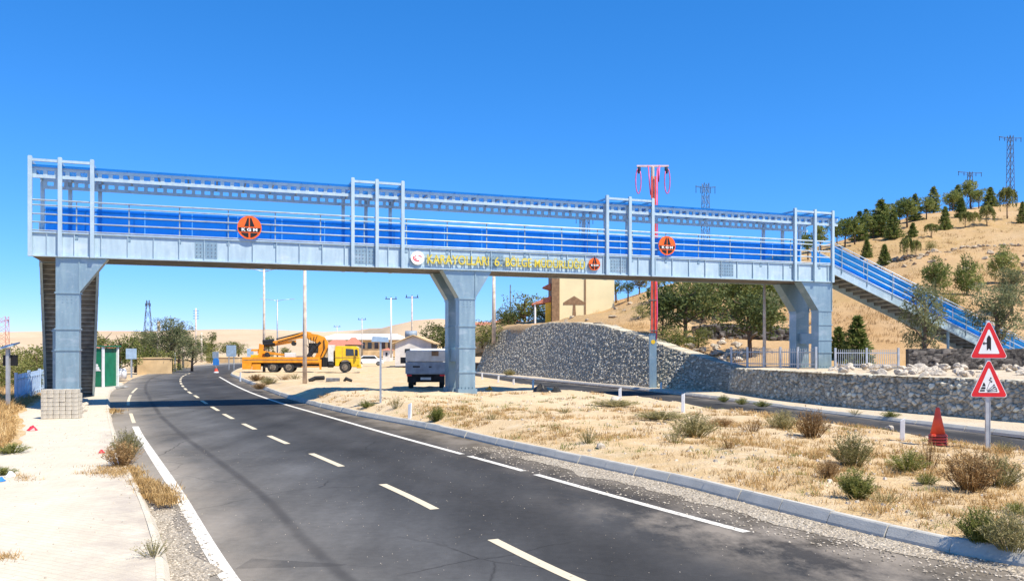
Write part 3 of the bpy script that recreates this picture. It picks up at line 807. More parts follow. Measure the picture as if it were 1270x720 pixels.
def blob_crown(r, blobs, n, w, l, droop=0.0, hollow=.45):
    """leaf sized faces spread through uneven clumps (x,y,z,rx,ry,rz)"""
    b = MB(); tot = sum(q[3]*q[4]+q[4]*q[5] for q in blobs)
    off = r.uniform(0, 99)
    for q in blobs:
        k = int(n*(q[3]*q[4]+q[4]*q[5])/tot); base = r.uniform(.25,.75)
        while k > 0:
            v = Vector((r.gauss(0,1), r.gauss(0,1), r.gauss(0,1))).normalized(); rad = hollow+(1.08-hollow)*r.random()**.6
            p = Vector((q[0]+v.x*q[3]*rad, q[1]+v.y*q[4]*rad, q[2]+v.z*q[5]*rad))
            f = noise.noise(p*9+Vector((off,0,0))); k -= 1
            if f < -.03 and r.random() < .9: continue
            d = v*.8+Vector((r.gauss(0,.7), r.gauss(0,.7), r.gauss(0,.7)-droop+.15))
            leafcard(b, p, d, w*r.uniform(.6,1.3), l*r.uniform(.6,1.4), min(1, max(0, base+.45*f+r.uniform(-.2,.2))), r)
    return b
def trunk_mesh(r, h, rad, limbs, spread, start=.45):
    b = MB(); lean = Vector((r.uniform(-.06,.06), r.uniform(-.06,.06), 0)); pts = [lean*(t*t)*h+Vector((0,0,t*h)) for t in (0,.25,.5,.75,1)]
    b.tube(pts, [rad*1.25, rad, rad*.85, rad*.6, rad*.3], 7)
    for i in range(limbs):
        t = start+(1-start)*i/limbs; a = i*2.4+r.uniform(-.4,.4); p = lean*(t*t)*h+Vector((0,0,t*h)); sp = spread*(1-.4*t)*r.uniform(.7,1.1)
        m = p+Vector((math.cos(a)*sp*.5, math.sin(a)*sp*.5, .05+.08*r.random())); e = p+Vector((math.cos(a)*sp, math.sin(a)*sp, .10+.16*r.random()))
        b.tube([p, m, e], [rad*.5, rad*.35, rad*.12], 5)
    return b
def conifer_crown(r, n, rad, z0=.08, gap=1.0, needle=.07):
    b = MB(); lv = 11
    for i in range(lv):
        t = i/(lv-1); z = z0+(.97-z0)*t; R_ = rad*(1-t)**.8*(.75+.35*r.random())+.015; br = max(4, int(9*(1-t))+3)
        for k in range(br):
            a = 2*math.pi*k/br+r.uniform(-.3,.3)+i; L = R_*r.uniform(.7,1.12); up = .28+.5*t
            m = int(n/lv/br*(.5+1.2*(1-t)))+4; base = r.uniform(.2,.7)
            for j in range(m):
                s = r.random()**.7; p = Vector((math.cos(a)*L*s, math.sin(a)*L*s, z+up*L*s*.6-.04*s))+Vector((r.gauss(0,.016), r.gauss(0,.016), r.gauss(0,.014)))
                d = Vector((math.cos(a)+r.gauss(0,.7), math.sin(a)+r.gauss(0,.7), .35+r.gauss(0,.5)))
                leafcard(b, p, d, needle*.28, needle*r.uniform(.6,1.3), min(1, max(0, base+.3*(s-.4)+r.uniform(-.15,.15))), r)
    for j in range(20):
        leafcard(b, Vector((r.gauss(0,.008), r.gauss(0,.008), .92+.05*r.random())), Vector((r.gauss(0,.3), r.gauss(0,.3), 1)), needle*.28, needle, .5, r)
    return b
def willow_crown(r, n, rad):
    b = MB(); k = 34
    for i in range(k):
        a = i*2.4+r.uniform(-.2,.2); q = r.random()**.6; s = rad*(.25+.75*q); top = Vector((math.cos(a)*s*.65, math.sin(a)*s*.65, .97-.28*q*r.random())); base = r.uniform(.2,.8)
        ln = r.uniform(.28,.6)
        for j in range(n//k):
            t = r.random(); p = top+Vector((math.cos(a)*s*.45*min(1, t*2), math.sin(a)*s*.45*min(1, t*2), -ln*t*t+.05*t))+Vector((r.gauss(0,.02), r.gauss(0,.02), r.gauss(0,.02)))
            d = Vector((math.cos(a)*.3+r.gauss(0,.35), math.sin(a)*.3+r.gauss(0,.35), -1+r.gauss(0,.3)))
            leafcard(b, p, d, .018, r.uniform(.04,.085), min(1, max(0, base+r.uniform(-.2,.2))), r)
    return b
PRE = {}
STASH = []
def proto(kind, v):
    key = (kind, v)
    if key in PRE: return PRE[key]
    r = random.Random(hash(kind) % 1 + v*31+sum(map(ord, kind)))
    def B(n, cx, cz, R_, H, sz): return [(cx*0+R_*r.uniform(-.75,.75), R_*r.uniform(-.75,.75), cz+H*r.uniform(-.8,.85), sz*r.uniform(.7,1.15), sz*r.uniform(.7,1.15), sz*r.uniform(.55,.95)) for _ in range(n)]
    if kind == 'pine_cone': tr, cr, tm = trunk_mesh(r, .9, .018, 0, 0), conifer_crown(r, 3800, .30), 'pine'
    elif kind == 'pine_young': tr, cr, tm = trunk_mesh(r, .8, .016, 0, 0), conifer_crown(r, 3600, .38, .03, 1, .10), 'pine'
    elif kind == 'pine_round': tr, cr, tm = trunk_mesh(r, .8, .022, 7, .28, .35), blob_crown(r, B(11, 0, .64, .26, .24, .15), 3600, .026, .055), 'pine'
    elif kind == 'pine_bushy': tr, cr, tm = trunk_mesh(r, .8, .02, 6, .25, .2), blob_crown(r, [(0,0,.86,.13,.13,.13),(0,0,.68,.2,.2,.14)]+B(9, 0, .42, .30, .26, .19), 5200, .02, .075), 'pine'
    elif kind == 'willow': tr, cr, tm = trunk_mesh(r, .8, .02, 7, .22, .4), willow_crown(r, 3600, .30), 'willow'
    elif kind == 'olive': tr, cr, tm = trunk_mesh(r, .75, .026, 8, .3, .22), blob_crown(r, B(15, 0, .58, .26, .36, .15), 7500, .011, .04, .25, .3), 'olive'
    elif kind == 'broad': tr, cr, tm = trunk_mesh(r, .75, .03, 8, .35, .3), blob_crown(r, B(15, 0, .58, .36, .30, .19), 5200, .022, .04), 'broad'
    elif kind == 'dark': tr, cr, tm = trunk_mesh(r, .75, .026, 8, .4, .3), blob_crown(r, B(15, 0, .62, .40, .22, .20), 5200, .024, .045), 'dark'
    elif kind == 'ball': tr, cr, tm = trunk_mesh(r, .7, .04, 4, .2, .5), blob_crown(r, [(0,0,.68,.30,.30,.28)]+B(6, 0, .7, .2, .15, .17), 2400, .03, .05), 'dark'
    elif kind == 'rust': tr, cr, tm = trunk_mesh(r, .7, .03, 6, .3, .4), blob_crown(r, B(10, 0, .66, .3, .2, .2), 2600, .03, .05), 'rust'
    elif kind == 'shrub': tr, cr, tm = trunk_mesh(r, .6, .02, 6, .3, .1), blob_crown(r, B(12, 0, .42, .42, .38, .24), 4200, .022, .05), 'broad'
    elif kind == 'poplar': tr, cr, tm = trunk_mesh(r, .9, .015, 5, .1, .2), blob_crown(r, [(0,0,.15+.08*i,.10,.10,.09) for i in range(10)], 2400, .022, .04), 'broad'
    tm_mesh = tr.build('trunk', M['trunk'], None, True); cm = cr.build('crown', M[tm])
    col.objects.unlink(tm_mesh); col.objects.unlink(cm)
    PRE[key] = (tm_mesh, cm); STASH.extend((tm_mesh, cm)); return PRE[key]
NAMES = {'pine_cone':'pine_tree','pine_young':'pine_tree','pine_round':'pine_tree','pine_bushy':'pine_tree','willow':'willow_tree','olive':'olive_tree','broad':'leafy_tree','dark':'leafy_tree','ball':'leafy_tree','rust':'leafy_tree','shrub':'shrub','poplar':'poplar_tree'}
tcount = {}
def tree(kind, x, y, z, h, label, group, wide=1.0, v=None):
    i = tcount.get(kind, 0); tcount[kind] = i+1; v = (i % 2) if v is None else v
    tr, cr = proto(kind, v)
    r = rnd.uniform(0, 6.28)
    o = thing(NAMES[kind], label, 'shrub' if kind == 'shrub' else 'tree', (x, y, z-.03*h), r, group, (h*wide, h*wide, h))
    for s, nm in ((tr, 'trunk'), (cr, 'crown')):
        c = bpy.data.objects.new(nm, s.data); col.objects.link(c); c.parent = o
    return o
def htree(kind, px, py, hp, label, wide=1.0, group='trees on the dry hillside'):
    x, y, z = on(z_hill, px, py, 4.0 if py < 425 else 1.9)
    return tree(kind, x, y, z, hgt(hp, y), label, group, wide)

def ray_hill(px, py):                 # first meeting of a sight line with the hillside
    y = 40.0
    while y < 400:
        x = (px-CX)/F*y; z = EYE+(CY-py)/F*y
        if z_hill(x, y) >= z: return x, y, z_hill(x, y)
        y += .5
    return None
def htree(kind, px, py, hp, label, wide=1.0, group='trees on the dry hillside'):
    q = ray_hill(px, py)
    if not q:
        Zr = interp([(h[0], h[3]) for h in HP], px)*.99; x = (px-CX)/F*Zr; q = (x, Zr, z_hill(x, Zr))
    return tree(kind, q[0], q[1], q[2], hgt(hp*1.04, q[1]), label, group, wide*.98)

for a in [
 ('pine_round',1060,303,36,'broad pine at the left end of the hilltop row above the right stair',1.0),
 ('pine_round',1038,304,32,'pine just right of the right end of the bridge roof',1.0),
 ('pine_cone',1074,286,29,'dark pine rising behind the broad pine at the left end of the hilltop row',1.1),
 ('pine_cone',1093,294,46,'tall pine second along the hilltop row above the right stair',1.2),
 ('pine_cone',1108,297,36,'dense dark green conifer beside the tall pine of the hilltop row',1.1),
 ('pine_round',1125,282,39,'large dark rounded pine in the middle of the hilltop row',1.15),
 ('pine_round',1116,279,33,'pine half hidden behind the large rounded pine of the hilltop row',1),
 ('pine_round',1149,273,30,'slanting pine with bare trunk right of the large rounded pine',1.1),
 ('pine_cone',1158,262,32,'pointed pine on the skyline right of the slanting pine',1.1),
 ('pine_round',1178,261,25,'small rounded pine on the skyline between two pointed pines',1),
 ('pine_cone',1188,258,31,'narrow pointed pine on the skyline left of the spreading one',1),
 ('pine_round',1204,258,37,'spreading open pine highest on the skyline in front of the distant pylon arms',1.1),
 ('pine_young',1228,255,23,'small flat branched conifer on the skyline between spreading pine and willow',1.1),
 ('pine_round',1088,285,28,'pine showing over the shoulder of the tall pine in the hilltop row',1),
 ('willow',1249,271,40,'yellow green drooping tree under the tall lattice pylon',.8),
 ('willow',1224,281,26,'small umbrella shaped drooping tree below the hilltop conifer',1.1),
 ('pine_young',1192,270,23,'dark upright conifer just below the skyline pines',.9),
 ('willow',1197,283,21,'drooping light green tree in front of the dark upright conifer',1.1),
 ('willow',1208,281,18,'pale yellow drooping bush right of the dark upright conifer',1),
 ('pine_young',1172,285,28,'single green conifer standing free in the middle of the slope',.8),
 ('pine_young',1132,295,18,'small dark bush shaped conifer above two drooping trees',1.1),
 ('willow',1155,295,17,'low umbrella shaped drooping tree in the middle of the slope',1.4),
 ('shrub',1153,310,13,'yellow green bush low on the slope',1.2),
 ('willow',1125,322,28,'drooping tree with bare stems above the dry stone bank',.9),
 ('willow',1136,320,22,'pale drooping sapling beside the one with bare stems',.8),
 ('pine_young',1075,320,22,'small dark conifer near the top of the right stair',.9),
 ('pine_young',1097,329,24,'small conifer at the left end of the dry stone bank',.95),
 ('pine_cone',1268,277,26,'dark conifer cut by the right edge of the photo on the upper slope',1),
 ('pine_round',1018,312,34,'pine seen through the right end frame of the bridge',1),
 ('pine_round',1002,322,36,'pine showing behind the end of the railing left of the right end frame',1),
 ('pine_round',1048,308,38,'pine at the foot of the hilltop row close behind the right end frame',1.1),
 ('pine_cone',1066,299,36,'dark conifer between two rounded pines at the left of the hilltop row',1.1),
 ('pine_round',1083,296,34,'rounded pine in front of the tall conifer of the hilltop row',1.15),
 ('pine_round',1101,287,36,'pine crown filling the gap between the two tall conifers of the hilltop row',1.15),
 ('pine_cone',1135,274,33,'slim conifer peeping over the large rounded pine',1),
 ('pine_round',1214,259,27,'pine right of the spreading open pine on the skyline',1.1),
 ('pine_round',1182,258,27,'rounded crown between the pointed pines on the skyline',1.1),
 ('pine_bushy',1160,366,48,'bushy pine directly behind the grey green tree at the stair',1.0),
 ('pine_bushy',1199,366,50,'bushy pine in the middle of the slope below the stone bank',.95),
 ('pine_bushy',1244,352,48,'bushy pine with upright tip at the right below the stone bank',.9),
 ('olive',1255,392,60,'grey green tree behind the right hand stair end, cut by the photo edge',1.1),
 ('shrub',1128,372,26,'green bush showing above the stair rail',1.2),
 ('shrub',1178,385,30,'olive green bush between the two bushy pines and the stair',1.2),
]: htree(*a)
x, y = gp(1150, 434, 1.95)[0]*0, 0
def ptree(kind, px, Y, zb, top, label, wide=1.0, group=None):   # a tree standing at depth Y with its top at picture height top
    x = (px-CX)/F*Y; h = EYE+(CY-top)/F*Y-zb; return tree(kind, x, Y, zb, h, label, group, wide)
ptree('olive', 1147, 43.8, 1.45, 336, 'grey green willow like tree standing in front of the right stair', .80)
ptree('olive', 1240, 44.3, 1.45, 342, 'wide grey green tree behind the warning signs at the foot of the right stair', 1.0)
ptree('pine_young', 1063, 50.5, 1.62, 391, 'small bright green young pine behind the terrace fence', .95)
ptree('pine_young', 1040, 52, 1.7, 405, 'low shrubby pine just right of the right bridge leg', 1.0)
# ridge and grove left of the right leg
for a in [
 ('ball',764,376,31,'dark ball shaped tree on a thin trunk touching the yellow house'),
 ('ball',779,374,25,'low dark round tree between the ball shaped tree and the rust coloured one'),
 ('rust',793,365,23,'rust coloured round tree on the bank left of the red and grey pole',1.2),
 ('shrub',797,396,20,'spreading green bush on the bank left of the red and grey pole',1.3)]: htree(*a, group='trees around the yellow house')
for a in [
 ('dark',850,56,2.5,336,'large shady tree with dark spreading crown and bare trunk right of the red pole',1.05),
 ('olive',822,58,2.7,350,'slim pale green tree immediately right of the red pole',.7),
 ('dark',930,53,2.0,357,'very dark dense round tree under the bridge behind the thin wooden pole',1.25),
 ('broad',872,66,3.5,328,'green tree filling the grove behind the shady tree',1.1),
 ('pine_round',893,70,4.2,322,'pine in the grove under the right third of the bridge',1.1),
 ('broad',913,68,4.2,326,'leafy tree in the grove above the very dark round tree',1.1),
 ('pine_round',940,74,5.0,322,'pine in the grove behind the thin wooden pole',1.1),
 ('pine_cone',962,76,5.2,318,'pointed pine in the grove left of the right bridge legs',1.1),
 ('olive',955,60,3.0,357,'grey green tree close left of the right bridge legs',.9),
 ('pine_bushy',985,72,5.0,330,'bushy pine behind the right bridge legs',1.0),
 ('broad',835,72,4.0,335,'green tree farthest left in the grove behind the red pole',1.1),
 ('shrub',840,54,2.5,396,'low green bush under the shady tree',1.5),
 ('shrub',866,55,2.6,400,'low green bush right of the shady tree trunk',1.5),
 ('olive',1010,80,6.0,345,'grey green tree seen between the right front and rear legs',1.0)]: ptree(*a, group='trees in the grove under the bridge')
# trees left of the yellow house and beyond
for a in [
 ('broad',651,95,3.4,354,'bushy round tree between the middle bridge leg and the yellow house',1.15),
 ('dark',632,88,3.6,376,'small dark tree in front of the bushy round one beside red roofs',.9),
 ('shrub',598,84,2.6,388,'green bush behind the right edge of the middle bridge leg',1.2),
 ('dark',549,130,.3,396,'dark tree half hidden by the left edge of the middle bridge leg',1.1),
 ('dark',676,92,3.9,375,'dark tree under the porch of the yellow house',.9)]: ptree(*a, group='trees in the village')
for a in [
 ('broad',148,66,.2,408,'green tree with lit leaves right of the green cabin',1.05),
 ('olive',212,92,.2,389,'tall grey green tree behind the concrete post left of the road',1.25),
 ('olive',182,96,.2,402,'grey green tree left of the tallest one by the road',1.2),
 ('olive',238,90,.2,412,'low grey green tree leaning towards the road bend',1.2),
 ('broad',168,85,.2,414,'leafy tree behind the blue sign board left of the road',1.1),
 ('broad',122,72,.2,404,'small tree showing above the green cabin',1.0),
 ('shrub',196,86,.1,424,'dense green bush at the near end of the tan garden wall',1.5),
 ('olive',222,99,.2,400,'grey green tree filling behind the thin concrete post',1.3),
 ('broad',190,104,.2,405,'green tree between the two tall grey green ones',1.3),
 ('broad',140,80,.2,416,'low spreading tree right behind the green cabin',1.4),
 ('poplar',262,180,.1,409,'slim poplar tree beyond the road bend',1.5),
 ('broad',250,170,.1,415,'tree beside the slim poplar beyond the road bend',1.1),
 ('broad',282,210,.1,420,'dark tree row end beyond the blue signs',1.6),
 ('broad',296,212,.1,421,'low tree behind the blue road signs',1.6),
 ('poplar',334,190,.1,414,'dark conifer like tree behind the crane boom',1.8),
 ('broad',355,185,.1,428,'round green bush behind the crane truck bed',1.3),
 ('shrub',262,140,.1,434,'green bush beside the small blue board',1.4)]: ptree(*a, group='trees beside the road bend')
for a in [
 ('shrub',46,50,.3,411,'large green bush behind the blue picket fence, next to the left bridge leg',1.0),
 ('shrub',28,52,.3,417,'olive bush left of the large one behind the picket fence',1.0),
 ('shrub',8,48,.3,418,'bush at the left edge of the photo behind the solar lamp post',1.0),
 ('shrub',-14,44,.3,420,'bush cut by the left edge of the photo',1.0),
 ('shrub',18,44,.3,440,'low brownish bush behind the solar lamp post',1.3),
 ('shrub',58,53,.3,424,'bush half hidden behind the left bridge leg',1.0)]: ptree(*a, group='bushes along the left verge')

# dry weeds on the median: each clump a thing of its own
def weed_mesh(seed, n, spread, m, leafy):
    r = random.Random(seed); b = MB()
    for i in range(n):
        a = r.uniform(0, 6.28); s = spread*r.random()**.7; lean = s*.8+.05; h = (1-.5*(s/spread)**2)*r.uniform(.55,1.0); base = r.uniform(.2,.8)
        p0 = Vector((math.cos(a)*s*.35, math.sin(a)*s*.35, -.03)); p2 = Vector((math.cos(a)*(s*.35+lean*.7), math.sin(a)*(s*.35+lean*.7), h)); p1 = (p0+p2)/2+Vector((0,0,.08*h))
        w = Vector((-math.sin(a), math.cos(a), 0))*.006; w2 = Vector((math.cos(a), math.sin(a), 0))*.006
        for ww in (w, w2): b.add([p0-ww, p0+ww, p1+ww*.8, p2, p1-ww*.8], [(0,1,2,4),(4,2,3)], base*.7)
        for j in range(leafy):
            t = r.uniform(.25,1); p = p0.lerp(p2, t)+Vector((0,0,.08*h*(1-abs(2*t-1))))
            leafcard(b, p, Vector((r.gauss(0,.7)+math.cos(a)*.4, r.gauss(0,.7)+math.sin(a)*.4, .9+r.gauss(0,.4))), .016, r.uniform(.05,.12), min(1, max(0, base+r.uniform(-.2,.3))), r)
    o = b.build('weed_clump', m); return o
WM = {}
for k, m, n, sp, lf in (('green','weed_green',110,.6,22),('olive','weed_olive',130,.62,20),('brown','weed_brown',140,.62,17),('dark','weed_green',150,.52,26),('thin','weed_olive',44,.55,10),('thinbrown','weed_brown',44,.55,9)):
    WM[k] = weed_mesh(len(WM)+3, n, sp, M[m], lf); col.objects.unlink(WM[k])
def weed(kind, px, py, hp, wp, label, zfn=z_median, group='weed clumps on the median'):
    x, y, z = on(zfn, px, py)
    o = bpy.data.objects.new('weed_clump', WM[kind].data); col.objects.link(o)
    h = hgt(hp, y); w = hgt(wp, y); o.location = (x, y, z); o.rotation_euler = (0,0,rnd.uniform(0,6)); o.scale = (w*.95, w*.95, h*1.05)
    return tag(o, label, 'weed', group)
for a in [
 ('green',455,505,9,24,'low green weed by the kerb below the thin sign post'),
 ('thin',491,506,18,24,'thin grey green weed left of the nearest white marker in the shade line'),
 ('dark',541,522,19,26,'compact bright green tuft right of the white marker near the kerb'),
 ('thin',730,549,22,36,'sparse yellowish weed alone in the middle of the dry median'),
 ('thin',610,520,10,26,'short weed on the sand in front of the middle bridge leg'),
 ('olive',763,504,9,60,'low wide weed at the foot of the white marker post with a stone'),
 ('olive',818,519,11,70,'low wide straw coloured weed left of the white marker nearest the red pole'),
 ('olive',860,541,32,60,'wide grey green weed in front of the white marker nearest the red pole'),
 ('thin',836,548,20,40,'short weed left of the wide grey green one'),
 ('olive',970,532,26,40,'grey green weed beside the side road left of the reddish one'),
 ('brown',1007,542,38,42,'tall reddish brown weed beside the side road'),
 ('olive',1057,577,44,54,'tall olive weed with upright stems in the middle of the right half of the median'),
 ('brown',1029,593,26,34,'small reddish weed at the left foot of the tall olive one'),
 ('dark',1062,618,38,58,'dark green spreading weed close behind the kerb'),
 ('green',1127,584,27,58,'bright green grassy weed left of the traffic cone'),
 ('thinbrown',1152,580,40,40,'thin stalky brown weed in front of the traffic cone'),
 ('brown',1205,606,52,72,'large brownish weed bush below the warning sign post'),
 ('olive',1238,603,42,60,'olive side of the large weed bush right of the warning sign post'),
 ('dark',1216,672,44,62,'dense green weed hanging over the kerb at the right edge'),
 ('olive',1255,680,54,76,'dense olive weed over the kerb cut by the right edge'),
 ('thin',1098,622,16,60,'low pale weed right of the dark green spreading one'),
 ('green',1150,600,14,30,'short green weed between the dark green one and the brown bush'),
 ('thin',1245,560,16,36,'pale weed right of the foot of the warning sign post'),
 ('green',1262,636,14,40,'flat green weed at the right edge behind the kerb'),
 ('thinbrown',905,556,16,40,'dry brown weed in the middle of the median'),
 ('brown',318,472,9,26,'brownish weed patch on the median tip below the crane truck tail'),
 ('olive',333,476,10,22,'olive weed beside the brownish patch below the crane truck wheels'),
 ('thinbrown',352,471,8,30,'dry low weed in front of the rear wheels of the crane truck'),
 ('thin',366,470,8,24,'pale low weed left of the tall wooden pole'),
 ('brown',322,482,9,20,'small brown weed near the kerb of the median tip'),
 ('thin',700,512,9,26,'small weed on the sand left of the marker with a stone'),
 ('brown',895,528,12,36,'low reddish weed along the side road'),
 ('thinbrown',932,536,18,40,'thin reddish weed left of the grey green one by the side road'),
]: weed(*a)
zs = lambda x, y: SR+.11
for a in [
 ('olive',717,470,15,14,'upright pale weed at the foot of the long dark stone wall'),
 ('green',897,498,9,16,'green weed on the far kerb left of the pale stone wall'),
 ('green',920,501,9,18,'green weed on the far kerb under the left end of the pale stone wall'),
 ('green',945,504,8,24,'flat yellow green weed on the far kerb by the pale stone wall'),
 ('green',1104,517,8,26,'bright green weed sprouting from the far kerb behind the white marker'),
 ('thin',1060,513,7,24,'thin weed on the far kerb near the bright green one'),
 ('olive',632,465,8,16,'low weed at the foot of the long dark wall near the middle leg')]: weed(*a, zfn=zs, group='weeds along the far kerb')
zl = lambda x, y: .15
for a in [
 ('brown',152,577,34,46,'dense brownish weed growing through the left kerb'),
 ('olive',158,566,36,36,'stalky grey green weed behind the dense brownish one on the left kerb'),
 ('thin',190,688,24,56,'thin trailing weed in the gravel beside the left edge line'),
 ('green',14,561,12,50,'flat green weed at the left edge of the pavement'),
 ('green',4,588,10,34,'small green weed on the pavement near the blue litter')]: weed(*a, zfn=zl, group='weeds along the left pavement')

# dry grass: uncountable
def grass(name, spots, m, blade, n, seed):
    r = random.Random(seed); b = MB()
    for (x, y, z, s) in spots:
        tone = r.uniform(.1,.8); k = n
        for i in range(k):
            a = r.uniform(0, 6.28); q = Vector((x+r.gauss(0,.09)*s, y+r.gauss(0,.09)*s, z-.01)); L = blade*s*r.uniform(.5,1.3)
            d = Vector((math.cos(a)*r.uniform(.2,1.1), math.sin(a)*r.uniform(.2,1.1), 1)).normalized(); w = Vector((-math.sin(a), math.cos(a), 0))*.0032*(1+y/22)
            b.add([q-w, q+w, q+d*L*.6+w*.7, q+d*L+Vector((math.cos(a), math.sin(a), -.3))*L*r.uniform(.05,.35), q+d*L*.6-w*.7], [(0,1,2,4),(4,2,3)], min(1, max(0, tone+r.uniform(-.2,.2))))
    return struct(b.build(name, m), 'stuff')
r = random.Random(11); sp = []
while len(sp) < 1700:
    y = 8.5+30*r.random()**1.35; a, c = KR(y)+.35, SN(y)-.1; x = a+(c-a)*r.random()
    if x/y > .66 or x > 15: continue
    f = fbm(x, y, .45, 21)
    if f-.02 < r.uniform(-.3, .3)*.6 + (.35 if y > 29 else 0): continue
    sp.append((x, y, z_median(x, y), r.uniform(.45,1.1)))
grass('dry_grass', sp, M['straw'], .17, 15, 5)
sp = []
while len(sp) < 1500:
    y = 15+32*r.random(); x = SLc(y)-.1-9*r.random()**1.5
    if x/y < -.64: continue
    sp.append((x, y, z_verge(x, y), r.uniform(.7,1.6)*(1.15 if x < SLc(y)-.5 else .5)))
grass('verge_grass', sp, M['straw'], .24, 20, 6)
sp = []
for (px, py, w, n) in ((130,584,26,200),(155,583,22,160),(176,596,16,160),(190,606,22,170),(204,616,14,90),(140,508,10,50),(30,592,16,40),(8,690,14,30),(145,560,18,80)):
    for i in range(n):
        x, y = gp(px+r.gauss(0,.5)*w, py+r.gauss(0,.4)*w*.35, .15); sp.append((x, y, .1, r.uniform(.4,.9)))
grass('kerb_grass', sp, M['straw'], .15, 16, 7)
sp = []
for i in range(2600):
    px = r.uniform(700, 1330); py = r.uniform(262, 428); q = ray_hill(px, py)
    if q and fbm(q[0], q[1], .12, 31) > -.1: sp.append((q[0], q[1], q[2], r.uniform(1.0,2.4)))
grass('hill_grass', sp, M['straw'], .22, 7, 8)
sp = []
for i in range(2600):
    px = r.uniform(830, 1330); py = r.uniform(262, 428); q = ray_hill(px, py)
    if q and fbm(q[0], q[1], .09, 37) > .06: sp.append((q[0], q[1], q[2], r.uniform(1.2,3.2)))
grass('hill_scrub', sp, M['weed_brown'], .16, 9, 9)
# low creeping weeds between the clumps
for nm, mk, n0, sd in (('ground_weeds','weed_green',420,51),('dry_ground_weeds','weed_brown',420,57)):
    sp = []; r2 = random.Random(sd)
    while len(sp) < n0:
        y = 9+26*r2.random()**1.2; a, c = KR(y)+.3, SN(y)-.05; x = a+(c-a)*r2.random()
        if x/y > .66 or x > 15 or fbm(x, y, .6, sd) < .12+.012*max(0, y-24): continue
        sp.append((x, y, z_median(x, y), r2.uniform(.5,1.3)))
    grass(nm, sp, M[mk], .11, 13, sd)
b = MB(); r = random.Random(15)
def pebble(x, y, z, s):
    q = [Vector((x+math.cos(k*1.257+.3)*s*r.uniform(.7,1.2), y+math.sin(k*1.257+.3)*s*r.uniform(.7,1.2), z-.01)) for k in range(5)]; tp = [Vector((x+(p.x-x)*.55, y+(p.y-y)*.55, z+s*r.uniform(.4,.8))) for p in q]
    b.add(q+tp, [(5,6,7,8,9)]+[(k, (k+1) % 5, (k+1) % 5+5, k+5) for k in range(5)], r.uniform(.45,1))
for i in range(1500):
    y = 9+34*r.random()**1.3; a, c = KR(y)+.3, SN(y)-.05; x = a+(c-a)*r.random()
    if x < 16: pebble(x, y, z_median(x, y), r.uniform(.012,.06)*r.uniform(.5,1.2))
for i in range(500):
    y = 8+26*r.random(); a, c = SLc(y), KL(y); x = a+(c-a)*(r.random()**.5 if r.random() < .6 else r.random()); pebble(x, y, .148, r.uniform(.006,.025))
PEB = b
# loose gravel: uncountable
b = MB(); r = random.Random(5)
def stone(b, x, y, z, s, tone):
    vs = []
    for v in ((1,0,0),(-1,0,0),(0,1,0),(0,-1,0),(0,0,1),(0,0,-.5)):
        k = s*r.uniform(.6,1.2); vs.append((x+v[0]*k+r.uniform(-.2,.2)*s, y+v[1]*k+r.uniform(-.2,.2)*s, z+v[2]*k*.7))
    b.add(vs, [(0,2,4),(2,1,4),(1,3,4),(3,0,4),(2,0,5),(1,2,5),(3,1,5),(0,3,5)], tone)
for i in range(6500):
    y = 7.5+14*r.random()**1.7; a, c = WR(y), KR(y); t = r.random()**.6
    if r.random() < .55 and t < .55: continue
    stone(b, a+(c-a)*t-.02, y, .009, r.uniform(.008,.024), r.random())
for i in range(2600):
    y = 6+10*r.random()**1.4; a, c = WL(y), KL(y); t = r.random()**.7; stone(b, a+(c-a)*t, y, .009, r.uniform(.008,.022), r.random())
for i in range(700):
    y = 7+14*r.random(); a, c = WL(y), KR(y); stone(b, a+(c-a)*r.random(), y, .004, r.uniform(.004,.01), r.random())
t = NT('gravel_stone'); t.color(t.ramp(t.attr('tone'), [(0,(.19,.16,.12)),(.6,(.42,.36,.28)),(1,(.62,.54,.43))])); M['gravel_stone'] = t.m
struct(b.build('gravel', M['gravel_stone']), 'stuff'); struct(PEB.build('pebbles', M['gravel_stone']), 'stuff')
# ------------------------------------------------------------------ rubble on the terrace
def rock_mesh(seed, mk='rock'):
    r = random.Random(seed); b = MB(); vs = []; n = 0
    import bmesh
    bm = bmesh.new(); bmesh.ops.create_icosphere(bm, subdivisions=2, radius=1)
    pl = [(Vector((r.gauss(0,1), r.gauss(0,1), r.gauss(0,1))).normalized(), r.uniform(.45,.8)) for _ in range(9)]
    for v in bm.verts:
        for nn, d in pl:
            k = v.co.dot(nn)
            if k > d: v.co -= nn*(k-d)
        v.co.x *= 1.2; v.co.z *= .75
    me = bpy.data.meshes.new('rock'); bm.to_mesh(me); bm.free(); me.materials.append(M[mk]); return me
RK = [rock_mesh(i) for i in range(5)]; RH = [rock_mesh(i+9, 'hill_rock') for i in range(5)]
def rock(x, y, z, s, label, group):
    o = bpy.data.objects.new('rock', (RH if 'hillside' in group or 'bank' in group else RK)[rnd.randrange(5)]); col.objects.link(o); o.location = (x, y, z+s*.25)
    o.rotation_euler = (rnd.uniform(-.5,.5), rnd.uniform(-.5,.5), rnd.uniform(0,6)); o.scale = (s*rnd.uniform(.8,1.3), s, s*rnd.uniform(.7,1.1)); tag(o, label, 'rock', group)
for i in range(128):
    px = rnd.uniform(1030, 1290); Y = rnd.uniform(31, 42); x = (px-CX)/F*Y
    if x < GR(min(Y, 44))+.9: continue
    k = rnd.random(); rock(x, Y, z_terrace(x, Y)+.02+.18*smooth((Y-33)/8)*k, rnd.uniform(.10,.24), 'pale broken stone in the long rubble heap on the terrace above the pale stone wall', 'rubble on the terrace')
for i in range(40):
    px = rnd.uniform(848, 918); Y = rnd.uniform(51, 59); x = (px-CX)/F*Y
    rock(x, Y, z_hill(x, Y)+.1*rnd.random(), rnd.uniform(.14,.34), 'pale broken stone in the rubble below the dark lava wall', 'rubble below the lava wall')
